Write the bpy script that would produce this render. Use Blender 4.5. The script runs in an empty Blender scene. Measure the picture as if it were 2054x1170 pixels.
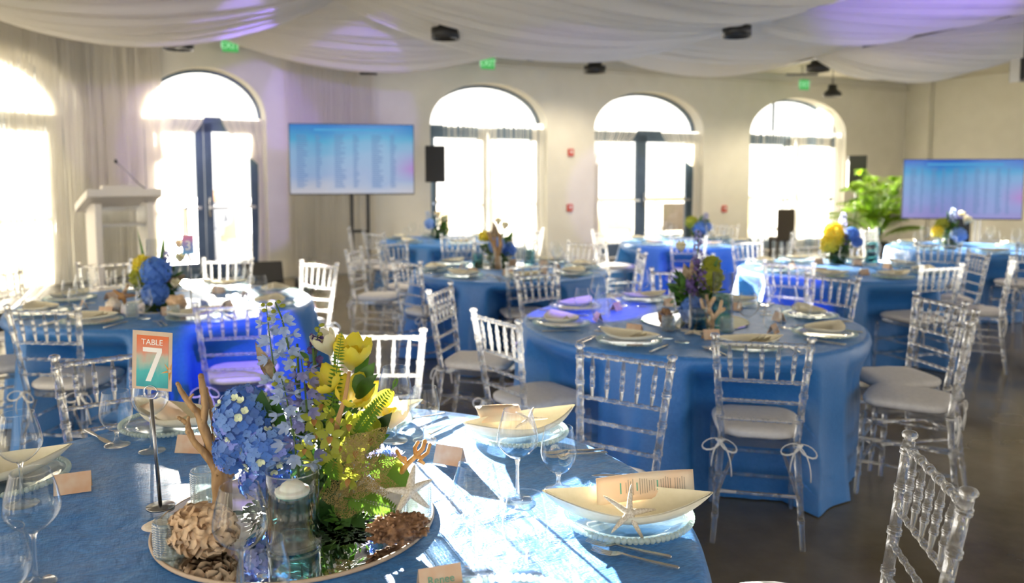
import bpy, math, random
from mathutils import Vector, Matrix, noise

# ------------------------------------------------------------------ camera, world, sun, exposure
S = bpy.context.scene
COL = S.collection
PI = math.pi
RND = random.Random(11)
V = Vector
F_PX, CY_PX, PITCH, EYE = 1615.0, 489.0, math.radians(4.83), 1.58

cam = bpy.data.objects.new('camera', bpy.data.cameras.new('camera'))
COL.objects.link(cam)
cam.location = (0, 0, EYE)
cam.rotation_euler = (PI / 2 - PITCH, 0, 0)
cam.data.sensor_width = 36
cam.data.lens = 36 * F_PX / 2054
cam.data.shift_y = -(585 - CY_PX) / 2054
cam.data.clip_start = 0.05
cam.data.dof.use_dof = True
cam.data.dof.focus_distance = 2.1
cam.data.dof.aperture_fstop = 2.4
S.camera = cam

S.view_settings.view_transform = 'Standard'
S.view_settings.look = 'None'
S.view_settings.exposure = 0.0
S.view_settings.gamma = 1.0
S.view_settings.use_curve_mapping = False
cy = S.cycles
cy.use_denoising = True
cy.max_bounces = 14
cy.diffuse_bounces = 4
cy.glossy_bounces = 5
cy.transmission_bounces = 12
cy.transparent_max_bounces = 40
cy.caustics_reflective = False
cy.caustics_refractive = False
cy.sample_clamp_indirect = 8
cy.blur_glossy = 1.0

W = bpy.data.worlds.new('world')
S.world = W
W.use_nodes = True
_bg = W.node_tree.nodes['Background']
_bg.inputs[0].default_value = (1.0, 0.965, 0.90, 1)
_bg.inputs[1].default_value = 2.7

SUN_AZ, SUN_EL = math.radians(24.2), math.radians(10.5)
sun = bpy.data.objects.new('sun', bpy.data.lights.new('sun', 'SUN'))
COL.objects.link(sun)
sun.data.energy = 85
sun.data.color = (1.0, 0.93, 0.80)
sun.data.angle = math.radians(0.8)
_d = V((math.sin(SUN_AZ) * math.cos(SUN_EL), -math.cos(SUN_AZ) * math.cos(SUN_EL), -math.sin(SUN_EL)))
sun.rotation_euler = _d.to_track_quat('-Z', 'Y').to_euler()


# ------------------------------------------------------------------ camera geometry helpers
_cp, _sp = math.cos(PITCH), math.sin(PITCH)
def ray(px, py):
    dz = -(py - CY_PX) / F_PX
    return V(((px - 1027) / F_PX, _cp + _sp * dz, -_sp + _cp * dz))
def on(px, py, z=0.76):
    d = ray(px, py); t = (z - EYE) / d.z
    return V((d.x * t, d.y * t, z))
def at(px, py, Y):
    d = ray(px, py); t = Y / d.y
    return V((d.x * t, Y, EYE + d.z * t))
def px_of(p):
    return 1027 + F_PX * p.x / (_cp * p.y - _sp * (p.z - EYE))


# ------------------------------------------------------------------ mesh builder
class MB:
    def __init__(s): s.v = []; s.f = []
    def add(s, vs, fs):
        n = len(s.v); s.v += [tuple(p) for p in vs]; s.f += [tuple(i + n for i in f) for f in fs]; return s
    def box(s, c, d, rz=0.0, m=None):
        vs = []
        for z in (-.5, .5):
            for y in (-.5, .5):
                for x in (-.5, .5): vs.append(V((x * d[0], y * d[1], z * d[2])))
        M = Matrix.Translation(V(c)) @ Matrix.Rotation(rz, 4, 'Z')
        if m is not None: M = m
        return s.add([M @ p for p in vs], [(0, 2, 3, 1), (4, 5, 7, 6), (0, 1, 5, 4), (2, 6, 7, 3), (0, 4, 6, 2), (1, 3, 7, 5)])
    def tube(s, pts, rad, n=8, cap=True, flat=1.0):
        pts = [V(p) for p in pts]
        if not hasattr(rad, '__len__'): rad = [rad] * len(pts)
        m = len(pts); vs = []; T0 = None; N = None
        for i, p in enumerate(pts):
            a = pts[max(i - 1, 0)]; b = pts[min(i + 1, m - 1)]
            T = (b - a)
            T = T.normalized() if T.length > 1e-9 else V((0, 0, 1))
            if N is None:
                h = V((0, 0, 1)) if abs(T.z) < .9 else V((1, 0, 0))
                N = (h - T * h.dot(T)).normalized()
            else:
                N = N - T * N.dot(T)
                N = N.normalized() if N.length > 1e-6 else T.orthogonal().normalized()
            B = T.cross(N)
            for k in range(n):
                t = 2 * PI * k / n
                vs.append(p + (N * math.cos(t) * flat + B * math.sin(t)) * rad[i])
        fs = []
        for i in range(m - 1):
            for k in range(n):
                k2 = (k + 1) % n
                fs.append((i * n + k, i * n + k2, (i + 1) * n + k2, (i + 1) * n + k))
        if cap:
            fs.append(tuple(range(n - 1, -1, -1))); fs.append(tuple((m - 1) * n + k for k in range(n)))
        return s.add(vs, fs)
    def lathe(s, prof, n=24, c=(0, 0, 0)):
        vs = []; fs = []; idx = []
        for r, z in prof:
            if r < 1e-6: idx.append([len(vs)] * n); vs.append((c[0], c[1], c[2] + z))
            else:
                idx.append(list(range(len(vs), len(vs) + n)))
                for k in range(n):
                    t = 2 * PI * k / n; vs.append((c[0] + r * math.cos(t), c[1] + r * math.sin(t), c[2] + z))
        for a, b in zip(idx[:-1], idx[1:]):
            for k in range(n):
                k2 = (k + 1) % n
                q = [a[k], a[k2], b[k2], b[k]]; o = []
                for i in q:
                    if i not in o: o.append(i)
                if len(o) > 2: fs.append(tuple(o))
        return s.add(vs, fs)
    def ball(s, c, r, nu=10, nv=6, sc=(1, 1, 1), fn=None):
        vs = [];  fs = []
        for j in range(nv + 1):
            ph = PI * j / nv
            for k in range(nu):
                t = 2 * PI * k / nu
                d = V((math.sin(ph) * math.cos(t), math.sin(ph) * math.sin(t), math.cos(ph)))
                q = r * (fn(d) if fn else 1.0)
                vs.append((c[0] + d.x * q * sc[0], c[1] + d.y * q * sc[1], c[2] + d.z * q * sc[2]))
        for j in range(nv):
            for k in range(nu):
                k2 = (k + 1) % nu
                if j == 0: fs.append((k, (j + 1) * nu + k, (j + 1) * nu + k2))
                elif j == nv - 1: fs.append((j * nu + k, (j + 1) * nu + k, j * nu + k2))
                else: fs.append((j * nu + k, (j + 1) * nu + k, (j + 1) * nu + k2, j * nu + k2))
        return s.add(vs, fs)
    def grid(s, fn, nu, nv, cu=False):
        vs = [fn(i / (nu if cu else nu - 1), j / (nv - 1)) for j in range(nv) for i in range(nu)]
        fs = []
        for j in range(nv - 1):
            for i in range(nu if cu else nu - 1):
                i2 = (i + 1) % nu
                fs.append((j * nu + i, j * nu + i2, (j + 1) * nu + i2, (j + 1) * nu + i))
        return s.add(vs, fs)
    def loft(s, secs):
        # secs: (centre, side vector half width, up vector half thickness)
        vs = []
        for c, a, b in secs:
            c, a, b = V(c), V(a), V(b); vs += [c - a - b, c + a - b, c + a + b, c - a + b]
        fs = [(3, 2, 1, 0)]
        for i in range(len(secs) - 1):
            o = i * 4
            for k in range(4): fs.append((o + k, o + (k + 1) % 4, o + 4 + (k + 1) % 4, o + 4 + k))
        o = (len(secs) - 1) * 4; fs.append((o, o + 1, o + 2, o + 3))
        return s.add(vs, fs)
    def prism(s, poly, z0, z1):
        n = len(poly)
        return s.add([(x, y, z0) for x, y in poly] + [(x, y, z1) for x, y in poly],
                     [tuple(range(n - 1, -1, -1)), tuple(range(n, 2 * n))] + [(i, (i + 1) % n, n + (i + 1) % n, n + i) for i in range(n)])
    def mesh(s, name, mat, smooth=True, origin=None):
        me = bpy.data.meshes.new(name)
        vs = s.v if origin is None else [(p[0] - origin[0], p[1] - origin[1], p[2] - origin[2]) for p in s.v]
        me.from_pydata(vs, [], s.f)
        if smooth: me.polygons.foreach_set('use_smooth', [True] * len(me.polygons))
        me.materials.append(mat); me.update(); return me
    def build(s, name, mat, parent=None, smooth=True, origin=None, loc=None, rz=0.0):
        return put(name, s.mesh(name, mat, smooth, origin), parent, loc, rz)

def put(name, data, parent=None, loc=None, rz=0.0):
    o = bpy.data.objects.new(name, data); COL.objects.link(o)
    if parent is not None: o.parent = parent
    if loc is not None: o.location = loc
    o.rotation_euler.z = rz
    return o
def tag(o, label, cat, group=None, kind=None):
    o['label'] = label; o['category'] = cat
    if group: o['group'] = group
    if kind: o['kind'] = kind
    return o
def thing(name, label, cat, loc=(0, 0, 0), rz=0.0, group=None):
    return tag(put(name, None, None, loc, rz), label, cat, group)
def struct(o): o['kind'] = 'structure'; return o
def dup(root, loc, rz):
    r = root.copy(); COL.objects.link(r); r.location = loc; r.rotation_euler.z = rz
    for k in ('label', 'group'):
        if k in r: del r[k]
    for ch in list(root.children):
        c = ch.copy(); COL.objects.link(c); c.parent = r
        for g in list(ch.children):
            d = g.copy(); COL.objects.link(d); d.parent = c
    return r
def weighted(o, wd=0.004, seg=2):
    m = o.modifiers.new('bevel', 'BEVEL'); m.width = wd; m.segments = seg; m.limit_method = 'ANGLE'
    return o

# labels that need an ordinal are handed out at the end: bucket -> [(object, phrase)]
BUCKETS = {}
def later(o, what, where, cat, group):
    o['category'] = cat; o['group'] = group
    BUCKETS.setdefault((what, where), []).append(o)
ORD = 'first second third fourth fifth sixth seventh eighth ninth tenth eleventh twelfth thirteenth fourteenth fifteenth sixteenth seventeenth eighteenth nineteenth twentieth'.split()
def hand_out():
    for (what, where), obs in BUCKETS.items():
        obs.sort(key=lambda o: px_of(o.location))
        n = len(obs)
        for i, o in enumerate(obs):
            if n == 1: o['label'] = f'{what} on the {where}'
            else: o['label'] = f'{what}, {ORD[i]} of {n} from left, {where}'


# ------------------------------------------------------------------ materials
def mat(name, col=(.8, .8, .8), rough=.5, metal=0.0, spec=.5, **k):
    m = bpy.data.materials.new(name); m.use_nodes = True
    b = m.node_tree.nodes['Principled BSDF']
    b.inputs['Base Color'].default_value = (*col, 1)
    b.inputs['Roughness'].default_value = rough
    b.inputs['Metallic'].default_value = metal
    b.inputs['Specular IOR Level'].default_value = spec
    for n, v in k.items():
        b.inputs[n.replace('_', ' ')].default_value = v
    return m
def nodes(m): return m.node_tree.nodes, m.node_tree.links, m.node_tree.nodes['Principled BSDF']
def N(m, t, **k):
    n = m.node_tree.nodes.new(t)
    for a, v in k.items():
        if a in n.inputs: n.inputs[a].default_value = v
        else: setattr(n, a, v)
    return n
def ramp(m, stops):
    r = N(m, 'ShaderNodeValToRGB'); e = r.color_ramp.elements
    while len(e) > 1: e.remove(e[-1])
    e[0].position = stops[0][0]; e[0].color = (*stops[0][1], 1)
    for p, c in stops[1:]:
        q = e.new(p); q.color = (*c, 1)
    return r
def noisy(m, scale=8, c1=(.2, .2, .2), c2=(.4, .4, .4), detail=4, vec='Object', stretch=None, lo=.35, hi=.65, bump=0.0, bscale=None, dist=.02):
    n, L, b = nodes(m)
    tc = N(m, 'ShaderNodeTexCoord'); mp = N(m, 'ShaderNodeMapping')
    if stretch: mp.inputs['Scale'].default_value = stretch
    L.new(tc.outputs[vec], mp.inputs[0])
    t = N(m, 'ShaderNodeTexNoise', Scale=scale, Detail=detail); L.new(mp.outputs[0], t.inputs['Vector'])
    r = ramp(m, [(lo, c1), (hi, c2)]); L.new(t.outputs['Fac'], r.inputs[0]); L.new(r.outputs[0], b.inputs['Base Color'])
    if bump:
        t2 = t
        if bscale:
            t2 = N(m, 'ShaderNodeTexNoise', Scale=bscale, Detail=3.0); L.new(mp.outputs[0], t2.inputs['Vector'])
        bp = N(m, 'ShaderNodeBump', Strength=bump, Distance=dist); L.new(t2.outputs['Fac'], bp.inputs['Height']); L.new(bp.outputs[0], b.inputs['Normal'])
    return m
def emit(name, col, st):
    m = bpy.data.materials.new(name); m.use_nodes = True
    nt = m.node_tree; nt.nodes.clear()
    e = nt.nodes.new('ShaderNodeEmission'); e.inputs[0].default_value = (*col, 1); e.inputs[1].default_value = st
    o = nt.nodes.new('ShaderNodeOutputMaterial'); nt.links.new(e.outputs[0], o.inputs[0]); return m
def thin_glass(name, tint=(.98, .99, .99), base=.035, edge=.8, power=3.5, milk=0.0, milkcol=(.9, .95, .92), rough=.02):
    m = bpy.data.materials.new(name); m.use_nodes = True
    nt = m.node_tree; nt.nodes.clear(); L = nt.links
    tr = nt.nodes.new('ShaderNodeBsdfTransparent'); tr.inputs[0].default_value = (*tint, 1)
    gl = nt.nodes.new('ShaderNodeBsdfGlossy'); gl.inputs['Roughness'].default_value = rough
    lw = nt.nodes.new('ShaderNodeLayerWeight'); lw.inputs[0].default_value = .5
    pw = nt.nodes.new('ShaderNodeMath'); pw.operation = 'POWER'; pw.inputs[1].default_value = power
    L.new(lw.outputs['Facing'], pw.inputs[0])
    ma = nt.nodes.new('ShaderNodeMath'); ma.operation = 'MULTIPLY_ADD'; ma.inputs[1].default_value = edge; ma.inputs[2].default_value = base
    L.new(pw.outputs[0], ma.inputs[0])
    mx = nt.nodes.new('ShaderNodeMixShader'); L.new(ma.outputs[0], mx.inputs[0]); L.new(tr.outputs[0], mx.inputs[1]); L.new(gl.outputs[0], mx.inputs[2])
    out = nt.nodes.new('ShaderNodeOutputMaterial'); last = mx
    if milk:
        df = nt.nodes.new('ShaderNodeBsdfDiffuse'); df.inputs[0].default_value = (*milkcol, 1)
        tl = nt.nodes.new('ShaderNodeBsdfTranslucent'); tl.inputs[0].default_value = (*milkcol, 1)
        ad = nt.nodes.new('ShaderNodeMixShader'); ad.inputs[0].default_value = .5
        L.new(df.outputs[0], ad.inputs[1]); L.new(tl.outputs[0], ad.inputs[2])
        m2 = nt.nodes.new('ShaderNodeMixShader'); m2.inputs[0].default_value = milk
        L.new(mx.outputs[0], m2.inputs[1]); L.new(ad.outputs[0], m2.inputs[2]); last = m2
    L.new(last.outputs[0], out.inputs[0]); return m
def solid_glass(name, ior=1.46, rough=.015, clear=.25, milk=.04, tint=(1, 1, 1)):
    m = bpy.data.materials.new(name); m.use_nodes = True
    nt = m.node_tree; nt.nodes.clear(); L = nt.links
    g = nt.nodes.new('ShaderNodeBsdfGlass'); g.inputs['IOR'].default_value = ior; g.inputs['Roughness'].default_value = rough; g.inputs['Color'].default_value = (*tint, 1)
    tr = nt.nodes.new('ShaderNodeBsdfTransparent')
    a = nt.nodes.new('ShaderNodeMixShader'); a.inputs[0].default_value = clear
    L.new(g.outputs[0], a.inputs[1]); L.new(tr.outputs[0], a.inputs[2])
    df = nt.nodes.new('ShaderNodeBsdfDiffuse'); df.inputs[0].default_value = (.95, .95, .95, 1)
    tl = nt.nodes.new('ShaderNodeBsdfTranslucent'); tl.inputs[0].default_value = (.95, .95, .95, 1)
    ad = nt.nodes.new('ShaderNodeMixShader'); ad.inputs[0].default_value = .6
    L.new(df.outputs[0], ad.inputs[1]); L.new(tl.outputs[0], ad.inputs[2])
    b = nt.nodes.new('ShaderNodeMixShader'); b.inputs[0].default_value = milk
    L.new(a.outputs[0], b.inputs[1]); L.new(ad.outputs[0], b.inputs[2])
    o = nt.nodes.new('ShaderNodeOutputMaterial'); L.new(b.outputs[0], o.inputs[0]); return m
def fabric_thin(name, col, trans=.45, clear=0.0, rough=.9):
    m = bpy.data.materials.new(name); m.use_nodes = True
    nt = m.node_tree; nt.nodes.clear(); L = nt.links
    df = nt.nodes.new('ShaderNodeBsdfDiffuse'); df.inputs[0].default_value = (*col, 1)
    tl = nt.nodes.new('ShaderNodeBsdfTranslucent'); tl.inputs[0].default_value = (*col, 1)
    a = nt.nodes.new('ShaderNodeMixShader'); a.inputs[0].default_value = trans
    L.new(df.outputs[0], a.inputs[1]); L.new(tl.outputs[0], a.inputs[2]); last = a
    if clear:
        t = nt.nodes.new('ShaderNodeBsdfTransparent'); b = nt.nodes.new('ShaderNodeMixShader'); b.inputs[0].default_value = clear
        L.new(a.outputs[0], b.inputs[1]); L.new(t.outputs[0], b.inputs[2]); last = b
    o = nt.nodes.new('ShaderNodeOutputMaterial'); L.new(last.outputs[0], o.inputs[0]); return m

M = {}
M['wall'] = noisy(mat('wall_paint', rough=.85), 3, (.70, .67, .58), (.74, .71, .62), bump=.05, bscale=220)
M['ceiling'] = noisy(mat('ceiling_paint', rough=.9), 2, (.62, .59, .50), (.67, .64, .55))
M['white'] = mat('white_paint', (.68, .65, .63), .5)
M['frame'] = noisy(mat('blue_grey_frame', rough=.4), 6, (.055, .095, .14), (.07, .115, .165))
M['steel'] = mat('brushed_steel', (.55, .54, .52), .28, 1.0)
M['silver'] = mat('cutlery_steel', (.62, .60, .56), .16, 1.0)
M['gunmetal'] = mat('dark_steel', (.24, .24, .25), .25, 1.0)
M['chrome'] = mat('chrome', (.8, .8, .8), .06, 1.0)
M['black'] = mat('black_plastic', (.012, .012, .012), .45)
M['blackmesh'] = noisy(mat('black_grille', rough=.6), 200, (.008, .008, .008), (.03, .03, .03))
M['acrylic'] = solid_glass('clear_acrylic', 1.43, .0, .42, .08)
M['glass'] = solid_glass('clear_glass', 1.45, .0, .3, .02)
M['bowl'] = thin_glass('thin_glass', base=.028, edge=.95, power=3.0)
M['footglass'] = thin_glass('foot_glass', base=.05, edge=.9, power=2.6, milk=.01)
M['pane'] = thin_glass('window_pane', (.97, .98, .98), .03, .5, 4)
M['hobnail'] = thin_glass('pressed_glass', (.90, .96, .97), .08, .95, 1.5, .07, (.85, .95, .95), .06)
M['charger'] = thin_glass('charger_glass', (.93, .98, .97), .05, .8, 3, .10, (.80, .95, .90), .05)
M['bead'] = thin_glass('bead_glass', (.93, .98, .97), .12, .8, 2, .50, (.84, .95, .91), .05)
M['cushion'] = noisy(mat('cushion_cloth', rough=.9, Sheen_Weight=.1), 40, (.60, .58, .57), (.66, .64, .63), bump=.1)
M['tie'] = mat('cotton_tie', (.80, .78, .75), .9)
M['drape'] = fabric_thin('ceiling_drape_cloth', (.88, .86, .81), .42)
M['string'] = fabric_thin('string_curtain_yarn', (.86, .83, .76), .5, .12)
M['napkin'] = noisy(mat('cream_napkin', rough=.8, Sheen_Weight=.2), 60, (.76, .71, .55), (.80, .75, .60), bump=.08, bscale=400, dist=.002)
_n, _l, _b = nodes(M['napkin']); _b.inputs['Subsurface Weight'].default_value = .15; _b.inputs['Subsurface Radius'].default_value = (.01, .01, .008)
M['mirror'] = mat('tray_mirror', (.86, .86, .86), .015, 1.0)
M['candle'] = mat('candle_wax', (.86, .83, .76), .5, Subsurface_Weight=.3)
M['water'] = thin_glass('teal_water', (.30, .62, .66), .05, .5, 3)
M['wood'] = noisy(mat('driftwood', rough=.5), 14, (.26, .14, .055), (.46, .28, .12), stretch=(4, 4, 1), bump=.3, dist=.004)
M['coral'] = noisy(mat('tan_coral', rough=.85), 26, (.46, .29, .16), (.80, .58, .38), bump=.6, dist=.006)
M['browncoral'] = noisy(mat('brown_coral', rough=.9), 60, (.10, .045, .022), (.38, .21, .11), bump=.6, dist=.004)
M['orangecoral'] = noisy(mat('orange_coral', rough=.7), 60, (.50, .22, .05), (.70, .38, .12), bump=.4, dist=.002)
M['star'] = noisy(mat('bleached_starfish', rough=.9), 260, (.52, .44, .33), (.78, .71, .60), bump=.7, dist=.002)
M['brownstar'] = noisy(mat('brown_starfish', rough=.9), 120, (.30, .15, .06), (.48, .28, .13), bump=.6, dist=.003)
M['shell'] = noisy(mat('shell', rough=.4), 50, (.70, .58, .46), (.85, .78, .68))
M['card_paper'] = noisy(mat('peach_paper', rough=.75), 22, (.72, .56, .42), (.66, .40, .25), detail=2)
M['menu_paper'] = noisy(mat('menu_paper', rough=.75), 9, (.78, .55, .38), (.62, .60, .52), detail=1)
M['beige'] = noisy(mat('beige_paper', rough=.8), 30, (.55, .42, .31), (.62, .48, .36))
M['lettering'] = mat('white_lettering', (.88, .86, .82), .6)
M['ink'] = mat('grey_ink', (.28, .24, .20), .8)
M['greenink'] = mat('green_ink', (.10, .36, .26), .7)
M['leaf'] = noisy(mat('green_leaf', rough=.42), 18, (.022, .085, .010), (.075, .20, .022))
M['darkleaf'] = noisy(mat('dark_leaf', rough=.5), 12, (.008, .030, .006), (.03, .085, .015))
M['fern'] = mat('fern_green', (.13, .27, .03), .5)
M['stem'] = mat('stem_green', (.07, .14, .025), .6)
M['palm'] = noisy(mat('palm_leaf', rough=.4), 5, (.16, .32, .015), (.34, .52, .03))
M['hyd1'] = mat('hydrangea_blue', (.11, .27, .74), .6)
M['hyd2'] = mat('hydrangea_pale_blue', (.24, .43, .84), .6)
M['hyd3'] = mat('hydrangea_deep_blue', (.10, .20, .52), .6)
M['hydeye'] = mat('hydrangea_eye', (.70, .76, .55), .6)
M['delph'] = mat('delphinium_pale', (.45, .55, .76), .6)
M['delph2'] = mat('delphinium_lilac', (.30, .30, .56), .6)
M['purple'] = mat('delphinium_purple', (.09, .05, .20), .6)
M['yellow'] = mat('yellow_petal', (.88, .74, .07), .5, Subsurface_Weight=.2)
M['lime'] = mat('orchid_lime', (.40, .43, .045), .5)
M['cream'] = mat('cream_petal', (.84, .78, .56), .6, Subsurface_Weight=.2)
M['lip'] = mat('orchid_lip', (.36, .17, .04), .5)
M['lace'] = None
M['brownleaf'] = noisy(mat('brown_leaf', rough=.6), 40, (.16, .10, .05), (.42, .32, .20))
M['raffia'] = mat('raffia', (.42, .24, .10), .8)
for _k in ('leaf', 'fern', 'palm', 'yellow', 'cream', 'lime', 'hyd1', 'hyd2', 'delph', 'delph2'):
    # petals and leaves let light through
    _m = M[_k]; _n, _l, _b = nodes(_m)
    _t = N(_m, 'ShaderNodeBsdfTranslucent')
    if _b.inputs['Base Color'].is_linked: _l.new(_b.inputs['Base Color'].links[0].from_socket, _t.inputs[0])
    else: _t.inputs[0].default_value = _b.inputs['Base Color'].default_value
    _x = N(_m, 'ShaderNodeMixShader'); _x.inputs[0].default_value = .22 if _k == 'leaf' else .42
    _o = [q for q in _n if q.type == 'OUTPUT_MATERIAL'][0]
    _l.new(_b.outputs[0], _x.inputs[1]); _l.new(_t.outputs[0], _x.inputs[2]); _l.new(_x.outputs[0], _o.inputs[0])
def lace_mat():
    m = bpy.data.materials.new('skeleton_leaf'); m.use_nodes = True
    n, L, b = nodes(m)
    b.inputs['Base Color'].default_value = (.24, .17, .05, 1); b.inputs['Roughness'].default_value = .7
    tc = N(m, 'ShaderNodeTexCoord'); vo = N(m, 'ShaderNodeTexVoronoi', Scale=230.0); vo.feature = 'DISTANCE_TO_EDGE'
    L.new(tc.outputs['Object'], vo.inputs['Vector'])
    c = N(m, 'ShaderNodeMath', operation='LESS_THAN'); c.inputs[1].default_value = .10; L.new(vo.outputs['Distance'], c.inputs[0])
    L.new(c.outputs[0], b.inputs['Alpha']); return m
M['lace'] = lace_mat()
def cloth_mat():
    m = mat('blue_shantung', rough=.42, spec=.55, Sheen_Weight=.12, Sheen_Roughness=.3)
    n, L, b = nodes(m)
    b.inputs['Sheen Tint'].default_value = (.55, .75, 1, 1)
    tc = N(m, 'ShaderNodeTexCoord'); mp = N(m, 'ShaderNodeMapping'); mp.inputs['Scale'].default_value = (60, 420, 60)
    L.new(tc.outputs['Object'], mp.inputs[0])
    slub = N(m, 'ShaderNodeTexNoise', Scale=1.0, Detail=3.0); L.new(mp.outputs[0], slub.inputs['Vector'])
    mp2 = N(m, 'ShaderNodeMapping'); mp2.inputs['Scale'].default_value = (260, 40, 60); L.new(tc.outputs['Object'], mp2.inputs[0])
    slub2 = N(m, 'ShaderNodeTexNoise', Scale=1.0, Detail=2.0); L.new(mp2.outputs[0], slub2.inputs['Vector'])
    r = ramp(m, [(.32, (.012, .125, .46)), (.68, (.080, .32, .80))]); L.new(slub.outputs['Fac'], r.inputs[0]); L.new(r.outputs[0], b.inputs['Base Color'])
    # the weave shows on the flat top; the hanging skirt is smoother
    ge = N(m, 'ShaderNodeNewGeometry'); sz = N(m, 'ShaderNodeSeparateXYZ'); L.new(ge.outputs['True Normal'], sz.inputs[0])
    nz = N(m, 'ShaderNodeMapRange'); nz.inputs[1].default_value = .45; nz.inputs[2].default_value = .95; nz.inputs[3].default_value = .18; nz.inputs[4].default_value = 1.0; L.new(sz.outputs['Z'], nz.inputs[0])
    cr = N(m, 'ShaderNodeTexNoise', Scale=4.5, Detail=5.0, Distortion=1.6); cr.noise_type = 'RIDGED_MULTIFRACTAL'
    L.new(tc.outputs['Object'], cr.inputs['Vector'])
    cr2 = N(m, 'ShaderNodeTexNoise', Scale=14.0, Detail=3.0, Distortion=.6); L.new(tc.outputs['Object'], cr2.inputs['Vector'])
    acc = None
    vo = N(m, 'ShaderNodeTexVoronoi', Scale=5.0); vo.feature = 'SMOOTH_F1'; vo.inputs['Smoothness'].default_value = .25
    wq = N(m, 'ShaderNodeMix', data_type='RGBA'); wq.inputs['Factor'].default_value = .10; L.new(tc.outputs['Object'], wq.inputs['A']); L.new(cr2.outputs['Color'], wq.inputs['B']); L.new(wq.outputs['Result'], vo.inputs['Vector'])
    for sock, k in ((vo.outputs['Distance'], .75), (cr.outputs['Fac'], .60), (cr2.outputs['Fac'], .40), (slub.outputs['Fac'], .09), (slub2.outputs['Fac'], .05)):
        q = N(m, 'ShaderNodeMath', operation='MULTIPLY_ADD'); q.inputs[1].default_value = k; L.new(sock, q.inputs[0])
        if acc: L.new(acc, q.inputs[2])
        acc = q.outputs[0]
    st = N(m, 'ShaderNodeMath', operation='MULTIPLY'); st.inputs[1].default_value = .8; L.new(nz.outputs[0], st.inputs[0])
    bp = N(m, 'ShaderNodeBump', Distance=.03); L.new(st.outputs[0], bp.inputs['Strength']); L.new(acc, bp.inputs['Height']); L.new(bp.outputs[0], b.inputs['Normal'])
    mid = N(m, 'ShaderNodeMix', data_type='RGBA'); mid.inputs['A'].default_value = (.022, .150, .43, 1); L.new(nz.outputs[0], mid.inputs['Factor']); L.new(r.outputs[0], mid.inputs['B']); L.new(mid.outputs['Result'], b.inputs['Base Color'])  # top painted a lighter blue than the skirt, for the ceiling light it catches
    return m
M['cloth'] = cloth_mat()
def floor_mat():
    m = mat('polished_concrete', rough=.2, spec=.5)
    n, L, b = nodes(m)
    tc = N(m, 'ShaderNodeTexCoord')
    t = N(m, 'ShaderNodeTexNoise', Scale=1.1, Detail=9.0, Roughness=.65); L.new(tc.outputs['Object'], t.inputs['Vector'])
    r = ramp(m, [(.3, (.075, .058, .034)), (.55, (.155, .125, .078)), (.75, (.22, .18, .115))]); L.new(t.outputs['Fac'], r.inputs[0]); L.new(r.outputs[0], b.inputs['Base Color'])
    r2 = ramp(m, [(.3, (.10,) * 3), (.7, (.26,) * 3)]); L.new(t.outputs['Fac'], r2.inputs[0]); L.new(r2.outputs[0], b.inputs['Roughness'])
    return m
M['floor'] = floor_mat()
M['stone'] = noisy(mat('terrace_stone', rough=.8), 4, (.50, .46, .40), (.62, .58, .50))
M['rail'] = mat('terrace_rail', (.45, .38, .28), .6)
M['wicker'] = noisy(mat('brown_wicker', rough=.7), 80, (.035, .026, .018), (.07, .05, .035))
M['tan'] = noisy(mat('tan_canvas', rough=.8), 30, (.50, .40, .27), (.58, .47, .33))
M['red'] = mat('alarm_red', (.55, .05, .03), .5)
M['exit'] = emit('exit_sign_green', (.10, .50, .13), .9)
M['exit_letter'] = emit('exit_letter', (.45, .95, .50), 1.0)


# ------------------------------------------------------------------ room: floor, walls with arched doors, ceiling
g = MB(); g.grid(lambda u, v: (-14 + 30 * u, -4 + 26 * v, 0), 2, 2); struct(g.build('floor', M['floor'], smooth=False))
CEIL_Z = 3.65
C0, C1, C2 = V((-5.70, 11.10)), V((-2.15, 13.25)), V((9.03, 18.46))
C3 = C2 + V((.422, -.906)) * 7.5
CL = C0 + V((-.42, -.907)).normalized() * 4.6

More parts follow.
